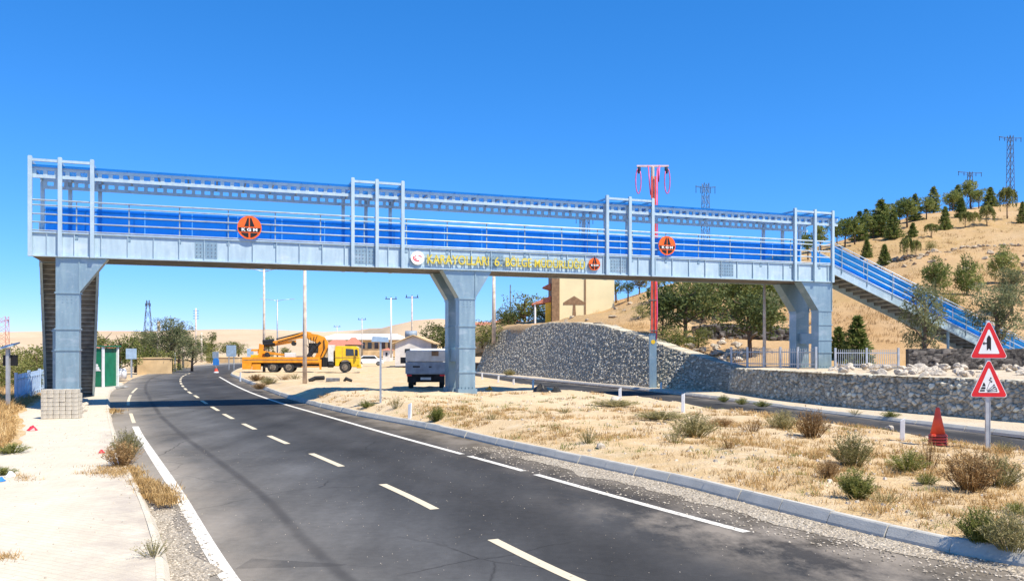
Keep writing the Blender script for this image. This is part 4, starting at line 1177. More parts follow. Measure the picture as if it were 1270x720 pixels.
for i in range(26):
    px = rnd.uniform(1085, 1275); q = ray_hill(px, interp([(1085,332),(1150,328),(1275,325)], px)+rnd.gauss(0,9))
    if q: rock(*q, rnd.uniform(.15,.42), 'pale boulder in the stony bank across the hillside', 'boulders of the hillside bank')
for i in range(22):
    px = rnd.uniform(700, 800); q = ray_hill(px, interp([(700,392),(800,385)], px)+rnd.gauss(0,9))
    if q: rock(*q, rnd.uniform(.12,.4), 'pale stone on the bank below the yellow house', 'stones on the bank')
for px, py, s, lb in ((762,499,.30,'pale pointed stone leaning on the white marker post'),(284,0,0,''),(745,556,.13,'small pale stone beside the sparse yellowish weed'),(1103,533,.16,'pale stone near the side road behind the tall olive weed')):
    if s: x, y, z = on(z_median, px, py); rock(x, y, z, s, lb, 'stones on the median')

q0 = [ray_hill(px, py) for px, py in ((1095,330),(1115,323),(1150,317),(1190,309),(1230,306),(1290,304))]
q0 = [q for q in q0 if q]
b = MB()
for (p, q) in zip(q0, q0[1:]):
    for i in range(14):
        c = Vector(p).lerp(Vector(q), (i+rnd.random())/14); rock(c.x, c.y+rnd.uniform(-.3,.5), z_hill(c.x, c.y)+rnd.uniform(-.1,.15), rnd.uniform(.16,.42), 'pale rough stone in the dry stone edge of the hillside track', 'stones edging the hillside track')
for (p, q) in []:
    n = 6
    for i in range(n):
        a = Vector(p).lerp(Vector(q), i/n); c = Vector(p).lerp(Vector(q), (i+1)/n)
        h1, h2 = rnd.uniform(.5,.9), rnd.uniform(.5,.9)
        b.add([a+Vector((0,-.3,-.6)), c+Vector((0,-.3,-.6)), c+Vector((0,-.1,h2)), a+Vector((0,-.1,h1)), a+Vector((0,.6,h1)), c+Vector((0,.6,h2))], [(0,1,2,3),(3,2,5,4)])


# ------------------------------------------------------------------ posts, signs, cone
def marker(px, py, hp, label):
    zf = (lambda x, y: .3) if px in () else z_median
    x, y, z = on(zf, px, py); h = hgt(hp, y)
    b = MB(); w = .055; b.prism([(-w,-.1),(w,-.1),(w,h),(-w,h-.06)], -.03, .03)
    o = b.build('marker_post', M['white'], None, False, .008); o.location = (x, y, z); o.rotation_euler = (rnd.uniform(-.04,.04), rnd.uniform(-.05,.05), R(-20)); tag(o, label, 'marker post', 'white marker posts')
for a in [(508,519,20,'white marker post just behind the main road kerb, before the middle bridge leg'),
          (769,497,17,'white marker post with a pale stone leaning on it'),(847,511,24,'white marker post right of the red and grey pole'),
          (1119,546,28,'white marker post between the reddish weed and the traffic cone'),(661,481,11,'white marker post third right of the middle bridge leg'),
          (637,478,9,'white marker post second right of the middle bridge leg'),(618,474,9,'short white marker post next right of the middle bridge leg'),
          (598,470,8,'farthest white marker post right behind the middle bridge leg'),(820,484,11,'white marker post close to the foot of the red and grey pole'),
          (298,471,10,'white marker post at the tip of the median beside the crane truck')]: marker(*a)

# two triangular warning signs on one post
x, y, z = on(z_median, 1225, 557); k = y/F
sg = thing('warning_sign', 'two red bordered triangular warning signs on one steel post beside the side road', 'road sign', (x, y, z), R(-8))
b = MB(); b.box(-.04,.04,-.02,.02,-.3,(557-397)*k); b.box(-.05,-.04,-.03,.03,-.3,(557-420)*k); b.box(.04,.05,-.03,.03,-.3,(557-420)*k); b.build('post', M['pole_steel'], sg)
def rtri(cx, z0, w, h, rad, n=6):      # rounded triangle
    P = []; V = [(cx-w/2, z0), (cx+w/2, z0), (cx, z0+h)]
    A = [(210,330)]; c0 = []
    for i, (vx, vz) in enumerate(V):
        a = Vector(V[i-1])-Vector((vx, vz)); c = Vector(V[(i+1) % 3])-Vector((vx, vz)); a.normalize(); c.normalize(); bi = (a+c).normalized(); ang = math.acos(a.dot(c))/2
        ctr = Vector((vx, vz))+bi*rad/math.sin(ang); st = math.atan2(-a.x*0-(-bi).y*-1, 1)
        mid = math.atan2(-bi.y, -bi.x); span = math.pi/2-ang
        for j in range(n+1): t = mid-span+2*span*j/n; P.append((ctr.x+rad*math.cos(t), ctr.y+rad*math.sin(t)))
    return P
def tri(zbase, w, h, glyph, label):
    b = MB(); b.prism(rtri(0, zbase, w, h, .05), -.060, -.045); p = b.build('sign_plate', M['white'], sg); p['label'] = label
    e = .014
    b = MB(); b.prism(rtri(0, zbase+e*.8, w-2.6*e, h-2.4*e, .045), -.064, -.0602); b.build('red_border', M['red'], p)
    b = MB(); b.prism(rtri(0, zbase+.105, w-.36, h-.32, .02), -.068, -.0642); b.build('white_field', M['white'], p)
    b = MB(); 
    for pts in glyph: b.prism([(px, zbase+pz) for px, pz in pts], -.0715, -.0682)
    b.build('symbol', M['black'], p)
    return p
W_, H_ = 43.5*k*1.02, 49*k
tri((557-444)*k, W_, H_, [[(-.045,.175),(.0,.23),(.045,.175),(.045,.46),(.025,.50),(0,.535),(-.025,.50),(-.045,.46)],[(-.045,.33),(-.10,.33),(-.10,.30),(-.135,.345),(-.10,.39),(-.10,.36),(-.045,.36)]],
    'upper triangular sign with black main road arrow and side road stub')
def dot(cx, cz, r_): return [(cx+r_*math.cos(i*math.pi/4), cz+r_*math.sin(i*math.pi/4)) for i in range(8)]
def ln(x0, z0, x1, z1, w): 
    d = Vector((x1-x0, z1-z0)).normalized(); n = Vector((-d.y, d.x))*w/2; return [(x0+n.x, z0+n.y),(x0-n.x, z0-n.y),(x1-n.x, z1-n.y),(x1+n.x, z1+n.y)]
gl = [[(-.20,.135),(-.09,.135),(-.09,.17),(-.185,.17)],[(-.18,.19),(-.075,.19),(-.075,.235),(-.155,.235)],[(-.15,.255),(-.085,.255),(-.10,.32),(-.125,.31)],[(-.125,.33),(-.10,.335),(-.07,.26),(-.085,.255)],
      ln(-.05,.16,.05,.43,.008), dot(.04,.44,.018), dot(.015,.40,.015), dot(.055,.36,.02), ln(-.04,.15,.10,.27,.01), dot(.11,.28,.018), ln(-.03,.14,.12,.225,.01), dot(.13,.235,.018), ln(-.03,.135,.14,.19,.01), dot(.155,.195,.018), dot(.10,.225,.014), ln(-.03,.125,.15,.145,.01), dot(.165,.15,.018)]
tri((557-492)*k, W_, H_, gl, 'lower triangular sign with black car tyre throwing up stones')

# traffic cones pushed together into one stack
x, y, z = on(z_median, 1163, 552); k = y/F; h = 47*k
cn = thing('traffic_cone', 'faded red traffic cones stacked together on the median edge left of the warning sign', 'traffic cone', (x, y, z))
b = MB(); b.tube([(0,0,h*.30),(0,0,h*.78),(0,0,h*.96),(0,0,h)], [h*.185, h*.085, h*.055, h*.04], 24); b.build('cone', M['cone_red'], cn, True)
for i in range(4):
    z0 = .02+i*h*.075; b = MB(); b.tube([(0,0,z0),(0,0,z0+h*.045),(0,0,z0+h*.06),(0,0,z0+h*.09)], [h*.235, h*.225-.003*i, h*.185, h*.165], 16); b.build('cone_rim', M['cone_red'], cn)
    if i: b = MB(); b.tube([(0,0,z0-.012),(0,0,z0-.001)], [h*.215, h*.22], 16); b.build('dark_gap', M['rubber'], cn)

# tall pole with a T top and pink cables
x, Y = (809-CX)/F*43, 43
Y = 50.5; x = (809.5-CX)/F*Y
zt = EYE+(CY-207)/F*50.5
po = thing('utility_pole', 'tall grey pole with T shaped top wrapped in red and pink tubes', 'pole', (x, Y, SR+.1))
H = zt-SR-.1
b = MB(); b.box(-.21,.21,-.14,.14,-.3,3.25); b.build('sheath', M['steel'], po)
b = MB(); b.tube([(0,0,3.2),(0,0,H)], [.14,.10], 10); b.build('shaft', M['concrete_pole'], po)
b = MB(); b.box(-.95,.95,-.06,.06,H,H+.1); b.build('crossarm', M['pink_white'], po)
for xx in (-.12, .09): b = MB(); b.box(xx,xx+.08,-.22,-.13,3.3,H-.6); b.build('red_tube', M['cone_red'], po)
b = MB(); b.tube([(.20,-.15,2.9),(.23,-.16,4.6),(.20,-.15,6.4),(.24,-.15,8.2),(.26,-.12,H-.1),(.34,-.1,H-.9),(.38,-.1,H+.05)], .045, 6); b.tube([(-.28,-.1,H+.05),(-.22,-.14,H-.9),(-.15,-.16,H-1.7)], .035, 6); b.build('pink_tube', M['pink'], po, True)
for sx in (-1, 1):
    b = MB(); P = [(sx*(.86+.16*math.sin(t)), -.05, H-.85+.75*math.cos(t)) for t in [i*math.pi*1.7/16+.25 for i in range(17)]]; b.tube(P, .03, 6); b.build('cable_loop', M['pink'], po, True)
    b = MB(); b.tube([(sx*.8,0,H),(sx*.82,0,H-.18),(sx*.84,0,H-.4)], [.09,.12,.05], 8); b.build('insulator', M['insulator'], po)
b = MB(); b.disc((0,2.75), .13, -.16, -.142, 16); b.build('yellow_mark', M['truck_yellow'], po)
for z_ in (3.4, 5.2): b = MB(); b.box(-.22,.22,-.24,.16,z_,z_+.05); b.build('clamp', M['steel_dark'], po)

# other poles ------------------------------------------------------------
M['rim'] = mat('dirty_rim', (.20,.17,.13), .8, 0, .3, 6)
def plain_pole(px, py0, top, Z, r_, label, m, name='utility_pole', cat='pole', arms=None, group=None, zb=None):
    x = (px-CX)/F*Z; zb = EYE-(py0-CY)/F*Z if zb is None else zb; H = EYE+(CY-top)/F*Z-zb
    o = thing(name, label, cat, (x, Z, zb), 0, group)
    b = MB(); b.tube([(0,0,-.4),(0,0,H)], [r_*1.15, r_*.75], 10); b.build('shaft', M[m], o, True)
    if arms == 'lamp':
        for sg in (-1, 1):
            b = MB(); b.tube([(0,0,H-.3),(sg*.9,0,H-.08),(sg*2.3,0,H+.02)], [.05,.04,.035], 6); b.build('arm', M['pole_steel'], o, True)
            b = MB(); b.prism([(sg*2.2,H-.04),(sg*3.1,H+.02),(sg*3.05,H+.12),(sg*2.3,H+.10)], -.14, .14); b.build('lamp_head', M['steel_pale'], o)
    if arms == 'cross':
        b = MB(); b.box(-.9,.9,-.05,.05,H-.25,H-.13); b.build('crossarm', M['lattice'], o)
        for sx in (-.75,0,.75): b = MB(); b.tube([(sx,0,H-.13),(sx,0,H+.18)], [.07,.05], 6); b.build('insulator', M['insulator'], o)
    if arms == 'drop':
        for i in range(4): b = MB(); b.box(-.5,.5,-.04,.04,H-.5-i*.45,H-.42-i*.45); b.build('crossarm', M['lattice'], o)
    return o
plain_pole(378, 472, 332, 52, .125, 'tall pale wooden pole in front of the crane truck', 'concrete_pole')
plain_pole(327.5, 462, 333, 84, .13, 'tall double armed street lamp left of the crane truck', 'concrete_pole', 'street_lamp', 'street lamp', 'lamp')
plain_pole(344, 452, 371, 150, .13, 'distant double armed street lamp right of the tall one', 'pole_steel', 'street_lamp', 'street lamp', 'lamp')
plain_pole(612.5, 414, 334, 80, .18, 'pale concrete pole right of the middle bridge leg', 'concrete_pole', zb=3.4)
plain_pole(948, 453, 348, 46, .09, 'thin pale wooden pole left of the right bridge legs', 'concrete_pole', zb=1.6)
plain_pole(197, 448, 398, 95, .22, 'short stout concrete post left of the road with collar rings', 'concrete_pole')
plain_pole(227, 452, 415, 105, .13, 'thin concrete post left of the road bend', 'concrete_pole')
plain_pole(217, 455, 437, 92, .07, 'small steel post beside the road between two concrete posts', 'pole_steel')
plain_pole(243, 450, 382, 150, .16, 'slender pole with dark upper half beyond the road bend', 'concrete_pole', arms='drop')
plain_pole(250, 447, 412, 160, .2, 'pale post right of the slender pole with dark upper half', 'concrete_pole')
plain_pole(485, 440, 369, 130, .14, 'white pole with insulators left of the white gabled house', 'white', arms='cross')
plain_pole(511, 440, 367, 115, .12, 'thin pole in front of the white gabled house', 'concrete_pole', arms='cross')
plain_pole(449, 440, 395, 190, .12, 'distant thin pole in front of the red roofs', 'concrete_pole', arms='cross')
plain_pole(418, 440, 404, 230, .12, 'distant thin pole left of the red roofs', 'concrete_pole', arms='cross')
plain_pole(633, 400, 353, 120, .1, 'thin dark pole behind the bushy round tree', 'lattice', zb=3)

def lattice_mast(px, top, Z, zb, w0, w1, label, arms, m='lattice'):
    x = (px-CX)/F*Z; H = EYE+(CY-top)/F*Z-zb; o = thing('lattice_pylon', label, 'pylon', (x, Z, zb), R(12)); b = MB(); n = max(6, int(H/(w0*1.3))); t = max(.03, Z*.00027)
    def c(i, k): f = i/n; w = (w0+(w1-w0)*f)/2; return Vector(((-w,w,w,-w)[k % 4], (-w,-w,w,w)[k % 4], H*f))
    for k in range(4):
        b.bar(c(0,k)-Vector((0,0,1)), c(n,k), t*1.6, t*1.6)
        for i in range(n): b.bar(c(i,k), c(i+1,k+1), t, t); b.bar(c(i,k+1), c(i+1,k), t, t)
    b.build('mast', M[m], o)
    for (hz, L) in arms:
        b = MB(); zz = H*hz
        for sg in (-1, 1):
            b.bar((0,0,zz), (sg*L,0,zz+.25), t*1.8, t*1.8); b.bar((0,0,zz-L*.22), (sg*L,0,zz+.2), t, t)
        b.build('crossarm', M[m], o)
        for sx in (-L*.95, -L*.5, L*.5, L*.95): b = MB(); b.tube([(sx,0,zz+.2),(sx,0,zz+.2-H*.05)], t*1.3, 6); b.build('insulator', M['insulator'], o)
    return o
def zridge(px, k=.99): Zr = interp([(h[0], h[3]) for h in HP], px)*k; return Zr, z_hill((px-CX)/F*Zr, Zr)
Zr, zz = zridge(1253, 1.05); lattice_mast(1253, 168, Zr, zz-1, 1.3, .8, 'tall lattice pylon on the hilltop at the right with wide crossarm', [(.965, 2.9)])
Zr, zz = zridge(1204, 1.3); lattice_mast(1203, 213, Zr, zz-1.2, 1.3, .8, 'distant pylon of which only tilted crossarms show above the hilltop pines', [(.985, 3.6)])
lattice_mast(875, 227, 150, 8, 1.5, .9, 'lattice pylon standing behind the bridge right of the T topped pole', [(.965, 1.9)])
lattice_mast(725, 268, 120, 5, 1.6, 1.1, 'lattice pylon visible through the bridge left of the third end frame', [(.97, 1.3)])
lattice_mast(183.5, 372, 210, 0, 2.8, .6, 'distant radio mast with splayed legs behind the roadside trees', [(.93, .6)])
lattice_mast(2, 392, 120, 0, 1.6, 1.4, 'reddish lattice tower at the left edge of the photo', [(.9, .9)], 'roof_red')

# small back-to-front sign on the median, solar lamp post on the left verge
x, y, z = on(z_median, 472, 498)
o = thing('sign_post', 'thin steel post with small sign seen from behind on the median', 'road sign', (x, y, z)); h = hgt(80, y)
b = MB(); b.box(-.035,.035,-.03,.03,-.3,h); b.build('post', M['pole_steel'], o); b = MB(); b.prism([(-.34,h-.12),(.32,h-.14),(.30,h+.05),(-.30,h+.08)], -.06, -.035); b.build('sign_plate', M['sign_back'], o)
x, y = gp(10, 503, .25)
o = thing('solar_lamp_post', 'steel post with slanted solar panel and black box on the left verge', 'lamp post', (x, y, .2)); h = hgt(76, y)
b = MB(); b.box(-.06,.06,-.06,.06,-.3,h-.1); b.build('post', M['pole_steel'], o)
b = MB(); b.add([Vector(v) for v in ((-.28,-.2,h-.16),(.30,-.2,h-.02),(.30,.3,h+.1),(-.28,.3,h-.04),(-.28,-.2,h-.1),(.30,-.2,h+.04),(.30,.3,h+.16),(-.28,.3,h+.02))], [(3,2,1,0),(4,5,6,7),(0,1,5,4),(1,2,6,5),(2,3,7,6),(3,0,4,7)]); b.build('solar_panel', M['steel_pale'], o)
b = MB(); b.box(-.24,.26,.06,.22,h-.78,h-.36); b.build('battery_box', M['black'], o)

# picket fences
def picket(p0, p1, z0, z1, hh, n, posts, m, label, solid=.05):
    a, c = Vector((*p0, z0)), Vector((*p1, z1)); o = thing('picket_fence', label, 'fence', a); d = c-a; b = MB()
    for f in (.22, .82): b.bar(Vector((0,0,hh*f)), d+Vector((0,0,hh*f)), .04, .05)
    b.build('rails', M[m], o); b = MB(); b.box(-solid/2, solid/2, -.012, .012, .06, hh)
    pk = b.build('picket', M[m], o); pk.location = d*.5/n
    for i in range(1, n): c2 = pk.copy(); col.objects.link(c2); c2.location = d*(i+.5)/n
    for i in range(posts): q = d*i/(posts-1); b = MB(); b.box(q.x-.05,q.x+.05,q.y-.05,q.y+.05,q.z-.3,q.z+hh+.08); b.build('post', M[m], o)
    return o
picket(gp(20,499,.2), gp(60,483,.2), .15, .15, 1.25, 14, 4, 'fence_blue', 'pale blue picket fence beside the left bridge leg', .11)
picket(((907-CX)/F*47, 47), ((1012-CX)/F*43.3, 43.3), 1.46, 1.46, 1.05, 44, 6, 'pole_steel', 'grey steel fence along the terrace edge in front of the right bridge legs', .018)
picket(((1036-CX)/F*43.4, 43.4), ((1114-CX)/F*42.9, 42.9), 1.46, 1.46, 1.0, 30, 3, 'pole_steel', 'pale steel fence right of the right bridge leg ending at the low dark wall', .022)

# stack of paving blocks by the left leg
x0, y0 = gp(50, 519, .15); rz = R(8)
bw, bd, bh = .195, .16, .14
bm_ = MB(); bm_.box(-bw/2+.004, bw/2-.004, -bd/2+.004, bd/2-.004, 0, bh-.004); proto_b = bm_.build('paving_block', M['block'], None, False, .012)
tag(proto_b, 'beige concrete block in the neat stack standing on the pavement before the left bridge leg', 'paving block', 'stacked paving blocks')
first = True
for r_ in range(7):
    for c_ in range(6):
        for d_ in range(3):
            if r_ == 6 and d_ == 2 and rnd.random() < .4: continue
            if d_ == 1 and 0 < c_ < 5 and r_ < 6: continue
            o = proto_b if first else proto_b.copy()
            if not first: col.objects.link(o)
            first = False
            l = Vector((.1+c_*bw+rnd.uniform(-.006,.006), d_*bd+.08+rnd.uniform(-.008,.008), .15+r_*bh)); l2 = Matrix.Rotation(rz, 3, 'Z') @ l
            o.location = (x0+l2.x, y0+l2.y, l2.z); o.rotation_euler = (0,0,rz+rnd.uniform(-.02,.02))
for i in range(16):
    px, py = rnd.uniform(100,112), rnd.uniform(497,512); xx, yy = gp(px, py, .15); rock(xx, yy, .15+max(0, 107-px)*.012, rnd.uniform(.07,.15), 'broken pale block piece in the little heap right of the block stack', 'broken blocks by the stack')

# litter
def litter(px, py, s, m, label, cat, zb=.15, zf=None):
    if zf: x, y, z = on(zf, px, py)
    else: (x, y), z = gp(px, py, zb), zb
    b = MB(); r_ = random.Random(px); n = 9
    rows = [[(x+s*(.5*math.cos(6.283*i/n)*(1-.35*j)*r_.uniform(.7,1.2)), y+s*.6*math.sin(6.283*i/n)*(1-.35*j)*r_.uniform(.7,1.2), z+s*.22*j*r_.uniform(.6,1.2)) for i in range(n)] for j in range(3)]
    for row in rows: row.append(row[0])
    b.grid(rows); b.f.append(tuple(range((n+1)*2, (n+1)*3-1))); b.m.append(0); tag(b.build('litter', M[m], None), label, cat)
litter(40, 533, .3, 'trash_red', 'crumpled red plastic litter at the edge of the dry grass', 'litter')
litter(1, 596, .18, 'blue_paint', 'blue litter cut by the left edge of the photo', 'litter')
litter(13, 590, .2, 'white', 'white paper litter beside the blue litter on the left pavement', 'litter')
litter(145, 573, .38, 'canvas', 'pale crumpled cement bag under the left kerb weeds', 'litter')
litter(126, 561, .15, 'trash_red', 'reddish bag scrap left of the kerb weeds', 'litter')
litter(607, 484, .5, 'truck_orange', 'orange bag on the sand right of the middle bridge leg', 'bag', zf=z_median)
litter(670, 486, .9, 'black', 'dark rag lying by the side road right of the middle bridge leg', 'litter', zf=z_median)
litter(690, 486, .6, 'rubber', 'second dark rag right of the first one by the side road', 'litter', zf=z_median)
x, y, z = on(z_median, 400, 473)
b = MB(); b.tube([(x-.9,y,z+.05),(x-.5,y+.1,z+.22),(x+.1,y,z+.25)], [.12,.14,.14], 8); tag(b.build('pipe_piece', M['rubber']), 'curved dark pipe lying on the sand in front of the crane truck', 'pipe')
b = MB(); b.box(x+.25,x+1.1,y-.15,y+.15,z,z+.24); tag(b.build('crate', M['steel_dark'], None, False, .03), 'flat grey box lying right of the curved dark pipe', 'box')
b = MB(); b.tube([(x+1.4,y,z+.02),(x+1.5,y,z+.2),(x+1.9,y,z+.05)], [.1,.13,.09], 7); tag(b.build('pipe_piece', M['rubber']), 'small dark pipe piece right of the flat grey box', 'pipe')

# ------------------------------------------------------------------ crane truck
def wheel(parent, x, y, r_, w, side, rimm='steel_dark'):
    b = MB(); b.tube([(x,y-w/2,r_),(x,y-w/2+.05,r_),(x,y+w/2-.05,r_),(x,y+w/2,r_)], [r_*.92,r_,r_,r_*.92], 24); wh = b.build('wheel', M['rubber'], parent)
    b = MB(); yo = y+side*(w/2+.012); b.tube([(x,yo,r_),(x,yo-side*.02,r_)], [r_*.55,r_*.58], 18); b.tube([(x,yo+side*.05,r_),(x,yo,r_)], [r_*.2,r_*.22], 10); b.build('rim', M[rimm], wh)
Z = 84; k = Z/F; tx = (376-CX)/F*Z
tr = thing('crane_truck', 'orange and yellow truck with folded loader crane parked on the yard', 'crane truck', (tx, Z, z_median(tx, Z)+.02), R(7))
def mb(): return MB()
b = mb(); b.box(-5.6,1.7,-1.25,1.25,1.02,1.22); b.box(-5.6,1.7,-1.28,-1.24,.98,1.52); b.box(-5.6,1.7,1.24,1.28,.98,1.52); b.box(-5.64,-5.58,-1.28,1.28,.5,1.52); b.box(1.66,1.72,-1.28,1.28,.98,1.6)
bed = b.build('bed', M['truck_orange'], tr, False, .02)
b = mb(); b.box(-5.5,5.3,-.45,.45,.62,1.0); b.box(-3.6,.0,-1.1,1.1,.5,.95); b.build('chassis', M['rubber'], tr)
b = mb(); b.box(-5.62,-4.75,-1.27,-1.1,.35,1.0); b.box(-4.7,-3.9,-1.2,-.9,.3,.9); b.build('tail_guard', M['truck_orange'], tr)
b = mb()
for zz in (.52,.86): b.box(.0,1.85,-1.22,-1.17,zz,zz+.1)
b.box(1.7,1.9,-1.24,-1.12,.3,1.3); b.build('side_guard', M['truck_orange'], tr)
for xx in (-2.75,-1.25,4.15):
    for sd in (-1, 1): wheel(tr, xx, sd*1.02, .53, .34, sd, 'rim')
# cab
b = mb(); b.prism([(3.2,.62),(3.55,.62),(3.65,1.0),(3.95,1.22),(4.4,1.22),(4.7,1.0),(4.8,.55),(5.55,.5),(5.6,1.3),(5.48,2.45),(5.3,2.58),(3.35,2.62),(3.2,2.5)], -1.2, 1.2)
cab = b.build('cab', M['truck_yellow'], tr, False, .06)
b = mb(); b.prism([(4.25,1.65),(5.05,1.65),(5.0,2.3),(4.25,2.34)], -1.225, -1.203); b.prism([(4.25,1.65),(5.05,1.65),(5.0,2.3),(4.25,2.34)], 1.203, 1.225); b.prism([(5.14,1.65),(5.38,1.65),(5.32,2.25),(5.12,2.27)], -1.225, -1.203); b.build('side_window', M['glass'], cab)
b = mb(); b.add([(5.575,-1.0,1.6),(5.575,1.0,1.6),(5.505,1.0,2.36),(5.505,-1.0,2.36)], [(0,1,2,3)]); b.build('windscreen', M['glass'], cab)
b = mb(); b.box(3.25,5.55,-1.215,-1.195,1.44,1.5); b.box(3.9,3.92,-1.212,-1.19,1.25,2.5); b.build('trim', M['brown'], cab)
b = mb(); b.box(5.3,5.72,-1.2,1.2,.42,.8); b.build('bumper', M['truck_yellow'], tr, False, .04)
for sd in (-1, 1): b = mb(); b.box(5.66,5.75,sd*.85-.18,sd*.85+.18,.55,.75); b.build('headlight', M['white'], tr)
b = mb(); b.box(5.3,5.42,-1.55,-1.38,1.6,2.2); b.bar((5.3,-1.2,2.3),(5.36,-1.48,2.2),.03,.03); b.build('mirror', M['black'], tr)
b = mb(); b.box(2.5,3.05,-1.0,1.0,1.0,2.7); b.build('cabinet', M['canvas'], tr, False, .03)
b = mb(); b.box(1.8,2.45,-1.15,1.15,.55,1.45); b.box(2.5,3.0,-1.18,-.6,.5,1.1); b.tube([(2.1,-1.2,.6),(2.1,-1.2,1.5)], .14, 10); b.tube([(2.65,-1.22,.75),(3.1,-1.22,.75)], .2, 12); b.build('hydraulics', M['black'], tr)
# crane
b = mb(); b.prism([(1.05,1.3),(1.95,1.3),(2.4,2.2),(2.45,3.0),(2.1,3.5),(1.45,3.75),(.5,3.9),(.45,3.3),(1.2,3.0),(1.45,2.75),(1.5,2.3)], -.3, .3)
crn = b.build('crane_arm', M['truck_orange'], tr, False, .03)
b = mb(); b.prism([(.6,3.4),(.8,3.95),(.2,4.1),(-.5,3.75),(-2.9,3.05),(-2.9,2.75),(-.4,3.35)], -.24, .24); b.prism([(-.7,2.95),(-2.9,2.6),(-2.9,2.85),(-.7,3.2)], -.14, .14); b.build('boom', M['truck_orange'], crn, False, .03)
b = mb(); b.tube([(-2.6,0,3.28),(.0,0,3.95)], .07, 8); b.tube([(.9,-.32,2.1),(1.7,-.32,3.0)], .13, 10); b.tube([(.55,-.32,1.5),(1.2,-.32,2.6)], .24, 10); b.box(.55,1.5,-.3,.3,1.9,2.9); b.build('cylinder', M['rubber'], crn)
b = mb(); b.tube([(-3.8,0,2.75),(-2.7,0,2.85)], .26, 12); b.tube([(-3.9,0,3.0),(-2.8,0,3.1)], .2, 12); b.build('boom_tip', M['black'], crn)
b = mb(); b.tube([(-.9,-.3,2.85),(-.9,.3,2.85)], .22, 14); b.build('sheave', M['rubber'], crn)
b = mb(); b.tube([(-3.45,-.3,1.75),(-3.45,.3,1.75)], .25, 14); b.build('sheave', M['rubber'], crn)
b = mb(); b.prism([(-4.3,1.5),(-3.95,1.5),(-3.75,2.7),(-4.2,2.85)], -.3, .3); b.prism([(-4.4,1.9),(-1.2,1.55),(-1.2,1.75),(-4.3,2.2)], -.15, .15); b.box(-5.0,-4.2,-.2,.2,2.1,2.3); b.build('boom_rest', M['truck_orange'], tr, False, .02)
b = mb(); b.box(-2.9,-1.9,-.6,.6,1.22,1.5); b.build('cargo', M['steel_dark'], bed)
b = mb(); b.box(-.6,.9,-.5,.5,1.22,1.62); b.build('cargo', M['steel_dark'], bed)

b = mb()
for i in range(5): b.tube([(.9+.1*i,-.36,2.0+.15*i),(.4+.2*i,-.42,2.7+.1*i),(.2+.3*i,-.34,3.35+.06*i)], .035, 6)
b.tube([(-2.4,-.26,3.0),(-1.2,-.3,3.35),(.1,-.28,3.75)], .04, 6); b.tube([(1.75,-.34,1.6),(2.1,-.36,2.4),(2.05,-.36,3.2)], .05, 6); b.build('hoses', M['rubber'], crn)
b = mb(); b.box(-4.9,-4.3,-.9,.9,1.22,1.75); b.build('toolbox', M['truck_yellow'], bed, False, .02)
b = mb(); b.box(-1.7,-.7,-.8,.2,1.22,1.95); b.build('cargo', M['canvas'], bed, False, .03)
b = mb(); b.box(-5.5,1.6,-1.292,-1.282,1.22,1.30); b.build('side_stripe', M['brown'], bed)
# ------------------------------------------------------------------ small truck by the middle leg
Y = 41; tx = (528-CX)/F*Y; zb = z_median(tx, Y)+.0
zb = EYE-(482-CY)/F*Y
tk = thing('small_truck', 'small dirty white lorry with covered bed seen from behind at the middle bridge leg', 'truck', (tx, Y, zb), R(4))
b = MB(); b.box(-.98,.98,0,.06,.74,1.30); b.box(-.98,-.93,.06,3.3,.74,1.3); b.box(.93,.98,.06,3.3,.74,1.3); b.box(-.93,.93,.06,3.3,.70,.78); bed = b.build('cargo_bed', M['grey_paint'], tk, False, .015)
b = MB()
for zz in (.86,1.0,1.18): b.box(-.9,.9,-.02,-.002,zz,zz+.025)
b.build('tailgate_ribs', M['grey_paint'], bed)
b = MB(); b.box(-.62,-.28,-.026,-.003,1.04,1.12); b.box(.15,.28,-.026,-.003,1.04,1.1); b.build('tail_lettering', M['black'], bed)
b = MB(); b.prism([(-.97,1.33),(.97,1.33),(.97,1.78),(.90,1.86),(-.90,1.86),(-.97,1.78)], .02, 3.25); cv = b.build('cover', M['canvas'], tk, False, .03)
b = MB(); b.box(.28,.62,-.005,.018,1.6,1.84); b.build('patch', M['brown'], cv)
b = MB(); b.box(-.99,.99,3.4,5.0,.55,1.4); b.box(-.95,.95,3.5,4.8,1.4,1.95); b.build('cab', M['white'], tk, False, .06)
b = MB(); b.box(-.3,.3,.1,4.8,.4,.62); b.box(-.9,.9,.25,.32,.32,.7); b.box(-.85,-.3,.3,.9,.42,.7); b.build('chassis', M['rubber'], tk)
for sx in (-1, 1):
    for yy in (1.0, 4.1):
        b = MB(); xx = sx*.76; b.tube([(xx-.12,yy,.33),(xx-.10,yy,.33),(xx+.10,yy,.33),(xx+.12,yy,.33)], [.30,.33,.33,.30], 20); b.build('wheel', M['rubber'], tk)
    b = MB(); b.box(sx*.8-.12,sx*.8+.12,-.03,.0,.62,.70); b.build('tail_light', M['red'], tk)
b = MB(); b.box(-1.42,-1.14,3.3,3.36,1.18,1.5); b.bar((-.98,3.4,1.2),(-1.2,3.33,1.28),.03,.03); b.build('mirror', M['black'], tk)
b = MB(); b.box(-.25,.25,.05,.08,.44,.56); b.build('number_plate', M['canvas'], tk)

